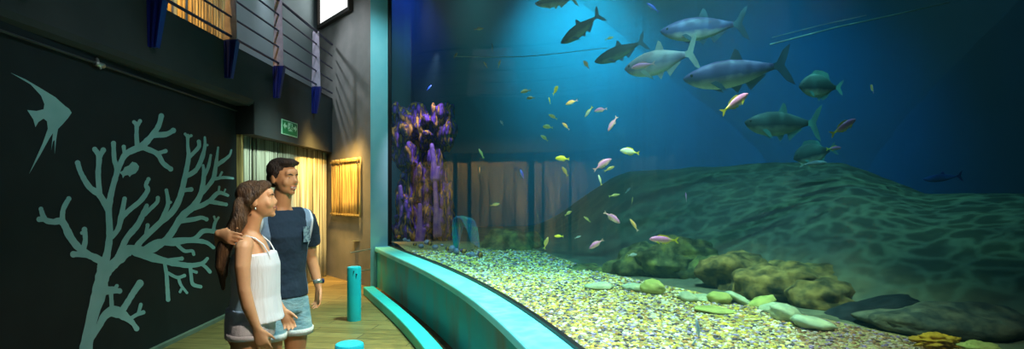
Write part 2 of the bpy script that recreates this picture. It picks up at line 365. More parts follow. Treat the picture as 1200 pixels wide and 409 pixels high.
# tank shell
TB = [(-2.25, 10.02), (-2.75, 11.2), (-2.7, 12.8), (-1.2, 14.2), (1.5, 15), (5, 15), (8.5, 13.6), (11, 10.5), (12, 6), (11, 1.5), (7, -1.5), (1.6, -1.9)]
TBc = catmull(TB, 6)
m = MB(); m.strip(at(TBc, 0), at(TBc, 7.4)); struct(m.build('wall_tank', M['tankwall']))
def stone_line(y):                                  # x of the row of flat stones, where the gravel ends
    return 4.46-.49*y if y > 2 else 3.48
def ground(x, y):
    r = (x-stone_line(y))*.9
    ang = x/max(y, .1)
    k = min(max((ang-.02)/.2, 0), 1); k = k*k*(3-2*k)
    top = 1.98-.36*min(max((ang-.60)/.15, 0), 1)
    z = .60
    if r > 0:
        u = min(max(r-.8, 0)/3.3, 1); z += (top-.60)*(u*(1.7-.7*u))*k
        z += .03*noise.fractal(Vector((x*.9, y*.9, 0)), 1, 2, 4)*min(r, 1)*k
        if r > 4.3: z -= (r-4.3)*.25
    else: z += .015*noise.noise(Vector((x*1.5, y*1.5, 1)))
    z += .18*min(max((y-7.4)/2, 0), 1)
    return z
m = MB(); NX, NY = 150, 170
vs = [(x_, y_, ground(x_, y_)) for j in range(NY) for i in range(NX) for x_, y_ in [(-2.9+i*14.5/(NX-1), -1.8+j*16.6/(NY-1))]]
import bisect
gl_y = [(p.y, p.x) for p in reversed(G)]
def gx(y):
    for i in range(len(gl_y)-1):
        if gl_y[i][0] <= y <= gl_y[i+1][0]:
            a, b = gl_y[i], gl_y[i+1]; return a[1]+(b[1]-a[1])*(y-a[0])/(b[0]-a[0])
    return gl_y[-1][1] if y > gl_y[-1][0] else gl_y[0][1]
fs = []
for j in range(NY-1):
    for i in range(NX-1):
        x_, y_, _ = vs[j*NX+i]
        if x_ > gx(y_)-.02 or y_ > 9.9: fs.append((j*NX+i, j*NX+i+1, (j+1)*NX+i+1, (j+1)*NX+i))
m.add(vs, fs); bank = m.build('tank_bed', M['bank']); struct(bank)
# water
m = MB(); gin = off(G, -.03); ring = gin+[p for p in reversed(TBc[1:-1])]
n = len(ring); m.add(at(ring, .45)+at(ring, 6.95), [tuple(range(n)), tuple(reversed(range(n, 2*n)))]+[(i, n+i, n+(i+1) % n, (i+1) % n) for i in range(n)])
wo = m.build('tank_water', M['water'], smooth=False); wo['kind'] = 'stuff'; wo['label'] = 'blue green water filling the big aquarium tank'; wo['category'] = 'water'

# ---------------------------------------------------------------- gravel
def pebbles():
    import numpy as np
    rng = np.random.default_rng(3); N = 34000; vs = []; fs = []; cols = []
    t = (1+5**.5)/2
    ico = np.array([(-1, t, 0), (1, t, 0), (-1, -t, 0), (1, -t, 0), (0, -1, t), (0, 1, t), (0, -1, -t), (0, 1, -t), (t, 0, -1), (t, 0, 1), (-t, 0, -1), (-t, 0, 1)])/1.9
    icf = [(0, 11, 5), (0, 5, 1), (0, 1, 7), (0, 7, 10), (0, 10, 11), (1, 5, 9), (5, 11, 4), (11, 10, 2), (10, 7, 6), (7, 1, 8), (3, 9, 4), (3, 4, 2), (3, 2, 6), (3, 6, 8), (3, 8, 9), (4, 9, 5), (2, 4, 11), (6, 2, 10), (8, 6, 7), (9, 8, 1)]
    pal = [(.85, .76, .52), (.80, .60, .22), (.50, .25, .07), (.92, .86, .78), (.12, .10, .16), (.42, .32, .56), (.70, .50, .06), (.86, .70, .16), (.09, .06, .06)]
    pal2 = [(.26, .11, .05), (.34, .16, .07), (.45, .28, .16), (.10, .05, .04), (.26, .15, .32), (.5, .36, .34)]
    k = 0; tries = 0
    while k < N and tries < N*8:
        tries += 1
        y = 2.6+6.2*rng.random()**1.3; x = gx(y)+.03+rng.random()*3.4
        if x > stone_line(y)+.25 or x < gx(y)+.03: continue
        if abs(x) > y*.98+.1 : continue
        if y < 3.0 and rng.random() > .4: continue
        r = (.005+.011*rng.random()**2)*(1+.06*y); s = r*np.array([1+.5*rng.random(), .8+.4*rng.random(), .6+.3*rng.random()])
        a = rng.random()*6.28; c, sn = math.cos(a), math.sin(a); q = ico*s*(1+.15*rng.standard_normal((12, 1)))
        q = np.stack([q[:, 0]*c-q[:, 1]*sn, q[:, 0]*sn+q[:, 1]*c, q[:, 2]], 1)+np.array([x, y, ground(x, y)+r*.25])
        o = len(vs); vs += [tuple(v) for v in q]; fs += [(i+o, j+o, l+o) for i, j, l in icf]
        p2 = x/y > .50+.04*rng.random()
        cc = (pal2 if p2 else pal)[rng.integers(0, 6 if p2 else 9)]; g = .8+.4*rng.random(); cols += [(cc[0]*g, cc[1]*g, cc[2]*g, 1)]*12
        k += 1
    mm = MB(); mm.v = vs; mm.f = fs
    me = bpy.data.meshes.new('gravel'); me.from_pydata(vs, [], fs); me.update()
    at_ = me.color_attributes.new('Col', 'FLOAT_COLOR', 'POINT'); at_.data.foreach_set('color', [x for c in cols for x in c])
    me.polygons.foreach_set('use_smooth', [True]*len(me.polygons)); me.materials.append(M['pebble'])
    ob = bpy.data.objects.new('gravel', me); COL.objects.link(ob)
    tag(ob, 'mixed white, yellow and brown gravel covering the bottom of the tank', 'gravel', kind='stuff')
pebbles()
M['gravelbed'] = pm('gravel_bed', (.62, .50, .20), (.26, .18, .10), 50, .9, .8, detail=3)
m = MB(); vs = []; fs = []; ny, nx = 90, 40
for j in range(ny):
    y = -1+10.9*j/(ny-1); xa, xb = gx(y)+.0, stone_line(y)+.3
    for i in range(nx): x = xa+(xb-xa)*i/(nx-1); vs.append((x, y, ground(x, y)+.006))
for j in range(ny-1):
    for i in range(nx-1):
        y = vs[j*nx][1]; fs.append((j*nx+i, j*nx+i+1, (j+1)*nx+i+1, (j+1)*nx+i))
m.add(vs, fs); o = m.build('sand_bed', M['gravelbed']); tag(o, 'coarse sandy bed beneath the gravel', 'sand', kind='stuff')

# ---------------------------------------------------------------- rocks
def rock(name, c, r, mat, label, cat='rock', group=None, seed=1, disp=.35, fr=1.3, rz=0, tilt=0, nu=48, nv=30):
    R = (Matrix.Rotation(rz, 3, 'Z') @ Matrix.Rotation(tilt, 3, 'Y'))
    mm = MB(); mm.ell((0, 0, 0), r, R, nu, nv, disp, fr, seed); o = mm.build(name, mat); o.location = c
    return tag(o, label, cat, group)
def gp(px, py, z=.62):                              # point on the bed under a pixel
    d = (CH-z)*FPX/(py-HY); return Vector(((px-CX)/FPX*d, d, z))
def rk(name, px, py, d, wpx, hpx, depth, *a, **k):
    c = P(px, py, d); s = d/FPX; rock(name, c, (wpx*s/2, depth/2, hpx*s/2), *a, **k)
rk('boulder', 752, 318, 7.3, 86, 54, .8, M['bouldergreen'], 'big algae-green boulder behind the first flat stones, nearest the tank middle', seed=2)
rk('boulder', 828, 322, 6.9, 92, 50, .8, M['bouldergreen'], 'mossy green boulder leaning between the big round boulder and the brown one', seed=5)
rk('boulder', 905, 342, 5.6, 96, 58, .7, M['boulderbrown'], 'rough brown boulder just behind the two crossed flat stones', seed=8)
rk('boulder', 965, 352, 5.2, 82, 48, .7, M['boulderbrown'], 'low brown boulder reaching to the black rock', seed=11)
rk('boulder', 1030, 372, 4.6, 118, 40, .6, M['boulderdark'], 'flat black rock with a pointed top on the tank floor', seed=14, disp=.3, tilt=-.25)
rk('boulder', 1120, 384, 4.2, 190, 54, .8, M['bouldergrey'], 'large grey-green slab of rock in the lower corner beside the black rock', seed=17, disp=.25)
rk('boulder', 690, 322, 7.6, 60, 24, .7, M['bouldergreen'], 'small mossy green hummock at the edge of the gravel left of the big boulder', seed=20)
rk('boulder', 600, 290, 9.2, 78, 44, .8, M['bouldergreen'], 'dark mossy rock mound seen behind the glass beside the teal sea fan', seed=23)
rk('boulder', 792, 303, 7.1, 84, 50, .9, M['bouldergreen'], 'mossy rubble boulder rising behind the big round one', seed=61, disp=.4)
rk('boulder', 866, 322, 6.1, 84, 52, .8, M['boulderbrown'], 'yellow-brown speckled boulder behind the slim level stone', seed=64, disp=.4)
rk('boulder', 938, 330, 5.6, 92, 46, .8, M['boulderbrown'], 'speckled brown boulder rising behind the low brown one', seed=67, disp=.4)
FS = [(703, 333, 30, 8, 'stone', 0, 'thin pale flat stone lying first in the row, before the yellow-green lump'),
      (765, 334, 24, 16, 'stoneyellow', .1, 'yellow-green rounded stone standing up out of the gravel'),
      (742, 334, 22, 8, 'stone', 0, 'small pale green stone just left of the yellow-green rounded stone'),
      (806, 345, 20, 10, 'stone', .2, 'small grey-green stone left of the slim level stone'),
      (824, 346, 20, 7, 'stone', 0, 'slim level flat stone under the mossy boulder'),
      (843, 346, 24, 13, 'stoneyellow', .1, 'blocky yellow-green stone touching the left crossed stone'),
      (867, 348, 30, 9, 'stone', .55, 'flat pale stone sloping down to the right'),
      (893, 351, 27, 11, 'stoneyellow', -.4, 'flat yellow-green stone sloping down to the left'),
      (904, 358, 22, 9, 'stone', -.3, 'pale stone tucked under the left-sloping flat stone'),
      (920, 364, 30, 18, 'stone', .3, 'broad pale green stone right of the crossed pair'),
      (952, 375, 46, 13, 'stone', .2, 'longest pale flat stone, touching the black rock'),
      (838, 360, 44, 6, 'stoneyellow', .1, 'long thin slab half sunk in the gravel in front of the stone row')]
for i, (px, py, w_, h_, mt, tl, lb) in enumerate(FS):
    g = gp(px, py+h_/2); d = g.y; s = d/FPX
    rock('flat_stone', (g.x, g.y, ground(g.x, g.y)+h_*s*.42), (w_*s*.58, .13, h_*s*.58), M[mt], lb, 'stone', 'row of flat stones', seed=i+30, disp=.2, fr=1.6, tilt=tl, nu=24, nv=14)
rk('sponge', 1097, 400, 3.55, 50, 15, .16, M['sponge'], 'bright yellow-orange lump of sponge on the tank floor, the left one of two', 'sponge', seed=41, disp=.5, fr=2.5)
rk('sponge', 1147, 407, 3.4, 40, 14, .16, M['stoneyellow'], 'yellow-green rounded sponge in the very corner of the tank floor', 'sponge', seed=44, disp=.3)

# coral column at the far left of the tank
def lump(mm, px, py, d, w_, h_, dep, seed, disp=.45, fr=1.8, nu=40, nv=26):
    s = d/FPX; c = P(px, py, d); mm.ell(c, (w_*s/2, dep/2, h_*s/2), None, nu, nv, disp, fr, seed)
cr = MB()
for a in [(484, 148, 10.6, 46, 50, .9, 1), (522, 150, 10.4, 26, 52, .6, 2), (478, 176, 10.6, 40, 50, .7, 3), (506, 156, 10.5, 30, 34, .6, 4),
          (492, 205, 10.5, 28, 70, .6, 5), (478, 235, 10.5, 28, 80, .6, 6), (498, 245, 10.4, 26, 90, .6, 7), (515, 215, 10.4, 18, 90, .5, 8), (522, 255, 10.2, 20, 70, .5, 9), (482, 270, 10.3, 44, 44, .8, 12)]:
    lump(cr, *a)
rr = random.Random(9)
for i in range(95):
    py = rr.choice((rr.uniform(126, 165), rr.uniform(165, 288))); hw2 = 36 if py < 168 else 26; lump(cr, 495+rr.uniform(-1, 1)*hw2, py, 10.15+rr.uniform(-.1, .25), rr.uniform(5, 13), rr.uniform(8, 26), rr.uniform(.15, .35), i+50, .4, 2.2, 14, 10)
o = cr.build('coral_column', M['coralrock'], remesh=.028); tag(o, 'tall craggy column of purple and orange coral rock at the edge of the glass', 'coral rock')
for i, (px, py, h, c, lb) in enumerate([(471, 250, 62, 'purplesponge', 'tall violet tube sponge nearest the turquoise frame'), (489, 262, 44, 'purplesponge', 'mauve tube sponge in the middle of the coral column foot'),
                               (508, 190, 40, 'purplesponge', 'pale violet finger sponge halfway up the coral column'), (466, 276, 30, 'purplesponge', 'short violet sponge standing by the bottom corner of the glass'), (511, 240, 70, 'purplesponge', 'long leaning violet blue finger sponge right of the coral column')]):
    d = 9.95 if px > 480 else 10.1; mm = MB(); p0 = P(px, py+h/2, d); p1 = P(px+(3 if i % 2 else -2), py-h/2, d); md = (p0+p1)/2+Vector((.02, 0, 0))
    mm.tube([p0, md, p1], [.062, .05, .04], 14); mm.tube([p0+Vector((.07, 0, 0)), md+Vector((.09, 0, -.1))], [.045, .035], 12)
    o = mm.build('tube_sponge', M[c], remesh=.02, origin=p0); tag(o, lb, 'sponge', 'tube sponges on the coral column')
for i in range(16):
    px = 468+i*6.2+random.uniform(-2, 2); py = 283+ (px-468)*.20+random.uniform(-6, 1); d = 9.3-(px-468)*.012
    s = d/FPX; r = random.uniform(2.2, 4.2)*s
    rock('pebble_stone', P(px, py, d), (r, r*.8, r*random.uniform(.6, 1.2)), M['bluestone' if i % 3 else 'coralrock'], 'fist-sized blue-grey stone heaped at the foot of the coral column', 'stone', 'blue-grey stones at the coral column foot', seed=i+60, disp=.15, nu=16, nv=10)
# teal sea fan, a drooping arch of fronds
mm = MB()
for k in range(9):
    x1 = 536+k*3.2; a = P(532+k*.6, 292, 8.6+k*.02); b = P(529+k*1.6, 262, 8.6+k*.03); c = P(534+k*2.4, 248+abs(k-3)*.6, 8.6+k*.03); e = P(545+k*1.9, 260+k, 8.6+k*.02); f_ = P(552+k*1.2, 284+k*.8, 8.6)
    mm.tube([a, b, c, e, f_], [.007, .010, .010, .009, .005], 8)
tag(mm.build('sea_fan', M['fan'], sub=1), 'teal and blue sea fan drooping in an arch beside the coral column', 'coral')

# ropes across the tank
def rope(pts, r, label):
    mm = MB(); c = [P(*p) for p in pts]
    q = []
    for i in range(len(c)-1):
        for k in range(6): q.append(c[i].lerp(c[i+1], k/6))
    q.append(c[-1]); mm.tube(q, r, 8); tag(mm.build('rope', M['rope']), label, 'rope')
rope([(532, 66, 9.2), (575, 67, 9.2), (620, 66, 9.2), (660, 62, 9.2), (712, 56, 9.2)], .006, 'thin pale line strung across the dark side of the tank')
rope([(903, 52, 8.0), (980, 32, 8.0), (1050, 17, 8.0), (1112, 3, 8.0)], .010, 'pale rope rising towards the surface in the blue open water')
rope([(905, 44, 8.2), (960, 30, 8.2), (1015, 18, 8.2)], .006, 'short thin line just above the long rope in the blue water')

# ---------------------------------------------------------------- fish
def fish_mat(name, back, side, belly, rough=.35, spots=.0, tail=None, metal=0.):
    m, nt, b = newmat(name); b.inputs['Roughness'].default_value = rough; b.inputs['Metallic'].default_value = metal
    tc = nt.nodes.new('ShaderNodeTexCoord'); sx = nt.nodes.new('ShaderNodeSeparateXYZ'); nt.links.new(tc.outputs['Object'], sx.inputs[0])
    nz = nt.nodes.new('ShaderNodeTexNoise'); nz.inputs['Scale'].default_value = 14; nt.links.new(tc.outputs['Object'], nz.inputs['Vector'])
    ad = nt.nodes.new('ShaderNodeMath'); ad.operation = 'MULTIPLY_ADD'; ad.inputs[1].default_value = .05; nt.links.new(nz.outputs['Fac'], ad.inputs[0]); nt.links.new(sx.outputs['Z'], ad.inputs[2])
    mr = nt.nodes.new('ShaderNodeMapRange'); mr.inputs[1].default_value = -.11; mr.inputs[2].default_value = .14; nt.links.new(ad.outputs[0], mr.inputs[0])
    cr = nt.nodes.new('ShaderNodeValToRGB'); nt.links.new(mr.outputs[0], cr.inputs[0]); e = cr.color_ramp.elements
    e[0].position = .12; e[0].color = (*belly, 1); e[1].position = .92; e[1].color = (*back, 1); q = e.new(.45); q.color = (*side, 1)
    last = cr.outputs[0]
    if tail:                                       # the tail end has its own colour
        m2 = nt.nodes.new('ShaderNodeMapRange'); m2.inputs[1].default_value = -.12; m2.inputs[2].default_value = -.30; nt.links.new(sx.outputs['X'], m2.inputs[0])
        mx = nt.nodes.new('ShaderNodeMixRGB'); nt.links.new(m2.outputs[0], mx.inputs[0]); nt.links.new(last, mx.inputs[1]); mx.inputs[2].default_value = (*tail, 1); last = mx.outputs[0]
    nt.links.new(last, b.inputs['Base Color']); return m
def loft(prof, ds=1., ws=1., seg=14):
    vs = []; n = len(prof)
    for x, t, b_, w_ in prof:
        c = (t-b_)/2*ds; h = (t+b_)/2*ds
        for k in range(seg):
            a = 2*pi*k/seg; vs.append((x, cos(a)*w_*ws, c+sin(a)*h))
    fs = [(i*seg+k, i*seg+(k+1) % seg, (i+1)*seg+(k+1) % seg, (i+1)*seg+k) for i in range(n-1) for k in range(seg)]
    fs += [tuple(reversed(range(seg))), tuple(range((n-1)*seg, n*seg))]
    return vs, fs
PROF = {'tarpon': [(.5, .002, .002, .003), (.485, .018, .022, .014), (.45, .036, .05, .026), (.40, .056, .078, .036), (.32, .082, .105, .046), (.2, .105, .125, .054), (.06, .108, .125, .054), (-.08, .088, .10, .045), (-.2, .058, .062, .030), (-.28, .036, .036, .018), (-.33, .028, .028, .010)],
        'deep': [(.5, .002, .002, .003), (.48, .03, .025, .018), (.44, .075, .05, .032), (.38, .12, .085, .045), (.28, .165, .125, .058), (.14, .185, .15, .062), (0, .17, .145, .055), (-.12, .125, .11, .040), (-.22, .07, .062, .024), (-.29, .036, .036, .013), (-.33, .030, .030, .008)],
        'wrasse': [(.5, .002, .002, .003), (.485, .022, .018, .016), (.45, .05, .038, .03), (.38, .085, .066, .046), (.26, .115, .095, .058), (.1, .12, .105, .058), (-.05, .10, .09, .048), (-.18, .066, .060, .032), (-.28, .036, .034, .015), (-.33, .030, .030, .009)]}
def fin(pts, th): mm = MB(); mm.prism([(x, 0, z) for x, z in pts], (0, th, 0)); return mm
FM = {}
def fishmesh(kind, part):
    k = (kind, part)
    if k in FM: return FM[k]
    big = kind == 'tarpon'; dp = kind == 'deep'; T = .01
    hh = {'tarpon': (.108, .125), 'deep': (.185, .15), 'wrasse': (.12, .105)}[kind]
    mm = MB()
    if part == 'body': mm.add(*loft(PROF[kind]))
    elif part == 'tail_fin':
        a = .17 if big else .11; mm = fin([(-.32, .024), (-.36, .03), (-.43, a*.75), (-.5, a), (-.47, a*.5), (-.425, .0), (-.47, -a*.5), (-.5, -a), (-.43, -a*.75), (-.36, -.03), (-.32, -.024)], T)
    elif part == 'dorsal_fin':
        mm = fin([(.06, .10), (.0, .19), (-.03, .17), (-.05, .12), (-.06, .085)], T) if big else fin([(.25, hh[0]*.9), (.16, hh[0]+.045), (.0, hh[0]+.04), (-.14, hh[0]+.0), (-.2, hh[0]*.42), (-.1, hh[0]*.55)], T)
    elif part == 'anal_fin':
        mm = fin([(-.06, -.10), (-.1, -.165), (-.16, -.12), (-.26, -.055), (-.2, -.05)], T) if big else fin([(.0, -hh[1]*.9), (-.06, -hh[1]-.04), (-.16, -hh[1]*.9), (-.22, -hh[1]*.4)], T)
    elif part == 'pectoral_fin':
        mm = fin([(.27, -.07), (.2, -.12), (.13, -.15), (.17, -.09), (.22, -.06)], T); mm.v = [(x, y-.055, z) for x, y, z in mm.v]
    elif part == 'pelvic_fin':
        mm = fin([(.08, -hh[1]*.9), (.02, -hh[1]-.05), (-.03, -hh[1]*.9)], T)
    elif part == 'eye':
        ex, ez, wy = {'tarpon': (.425, .014, .031), 'deep': (.41, .035, .036), 'wrasse': (.42, .018, .036)}[kind]
        mm.ell((ex, -wy, ez), (.013, .007, .013), nu=8, nv=6)
    o = mm.build('x', M['rubber'], smooth=(part in ('body', 'eye'))); me = o.data; bpy.data.objects.remove(o); me.name = kind+'_'+part; me.materials.clear(); me.materials.append(None)
    FM[k] = me; return me
EYEM = pm('fish_eye', (.01, .01, .012), None, 5, .15)
FMAT = {}
def fm(key, *a, **k): FMAT[key] = fish_mat(key, *a, **k)
fm('silver', (.16, .14, .34), (.055, .07, .25), (.95, .80, .66), .5)
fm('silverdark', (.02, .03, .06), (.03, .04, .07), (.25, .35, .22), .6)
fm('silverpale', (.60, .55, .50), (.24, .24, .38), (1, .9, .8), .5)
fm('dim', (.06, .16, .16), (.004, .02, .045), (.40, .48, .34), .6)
fm('pink', (.62, .18, .66), (.85, .36, .55), (.95, .78, .55), .4, tail=(.85, .80, .06))
fm('pinkplain', (.66, .24, .70), (.90, .48, .66), (1, .85, .75), .4)
fm('white', (.55, .75, .65), (.85, .95, .85), (.95, .95, .85), .4, tail=(.9, .9, .05))
fm('yellow', (.80, .62, .03), (1, .85, .06), (1, .9, .25), .4)
fm('orange', (.85, .45, .12), (1, .66, .30), (1, .9, .7), .4)
fm('green', (.26, .24, .08), (.55, .48, .16), (.75, .7, .35), .4)
fm('brown', (.22, .15, .06), (.42, .30, .10), (.5, .42, .2), .5)
fm('blue', (.01, .06, .6), (.04, .18, .9), (.5, .7, .9), .4)
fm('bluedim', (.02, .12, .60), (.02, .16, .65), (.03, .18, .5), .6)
fm('greypale', (.25, .35, .42), (.45, .52, .55), (.7, .75, .8), .4)
FINM = {'silver': pm('fin_slate', (.03, .10, .18), None, 5, .5), 'yellow': pm('fin_yellow', (.85, .80, .06), None, 5, .5), 'pink': pm('fin_pink', (.8, .55, .6), None, 5, .5), 'green': pm('fin_green', (.35, .45, .12), None, 5, .5),
        'teal': pm('fin_teal', (.10, .35, .34), None, 5, .5), 'blue': pm('fin_blue', (.02, .08, .5), None, 5, .5), 'brown': pm('fin_brown', (.3, .2, .08), None, 5, .5), 'pale': pm('fin_pale', (.5, .6, .55), None, 5, .5)}
FINOF = {'silver': 'silver', 'silverdark': 'silver', 'silverpale': 'pale', 'dim': 'teal', 'pink': 'yellow', 'pinkplain': 'pink', 'white': 'yellow', 'yellow': 'yellow', 'orange': 'pink', 'green': 'green', 'brown': 'brown', 'blue': 'blue', 'bluedim': 'blue', 'greypale': 'pale'}
def fish(kind, px, py, lpx, ang, d, yaw, col, label, parts=2, deep=1., name=None, group=None):
    L = lpx*d/FPX/max(cos(radians(yaw)), .3); th = radians(ang); ya = radians(yaw)
    h = Vector((cos(ya)*cos(th), sin(ya), cos(ya)*sin(th))).normalized()
    up = Vector((0, 0, 1)); up = (up-h*up.dot(h)).normalized(); sd = up.cross(h)
    R = Matrix((h, sd, up)).transposed().to_4x4()
    o = bpy.data.objects.new(name or {'tarpon': 'tarpon', 'deep': 'reef_fish', 'wrasse': 'wrasse'}[kind], fishmesh(kind, 'body')); COL.objects.link(o)
    o.matrix_world = Matrix.Translation(P(px, py, d)) @ R @ Matrix.Diagonal((L, L, L*deep, 1))
    o.material_slots[0].link = 'OBJECT'; o.material_slots[0].material = FMAT[col]
    lst = ['tail_fin', 'dorsal_fin']
    if parts >= 1: lst += ['anal_fin', 'eye', 'eye']
    if parts >= 2: lst += ['pectoral_fin', 'pectoral_fin', 'pelvic_fin']
    for i, p in enumerate(lst):
        c = bpy.data.objects.new(p, fishmesh(kind, p)); COL.objects.link(c); c.parent = o
        if i and lst[i-1] == p: c.scale = (1, -1, 1)
        c.material_slots[0].link = 'OBJECT'; c.material_slots[0].material = EYEM if p == 'eye' else FINM[FINOF[col]]
    tag(o, label, 'fish', group or {'tarpon': 'large silver fish in open water', 'deep': 'small reef fish', 'wrasse': 'pink and violet fish'}[kind]); return o
T_, D_, W_ = 'tarpon', 'deep', 'wrasse'
GR = 'round silver fish in the blue water'
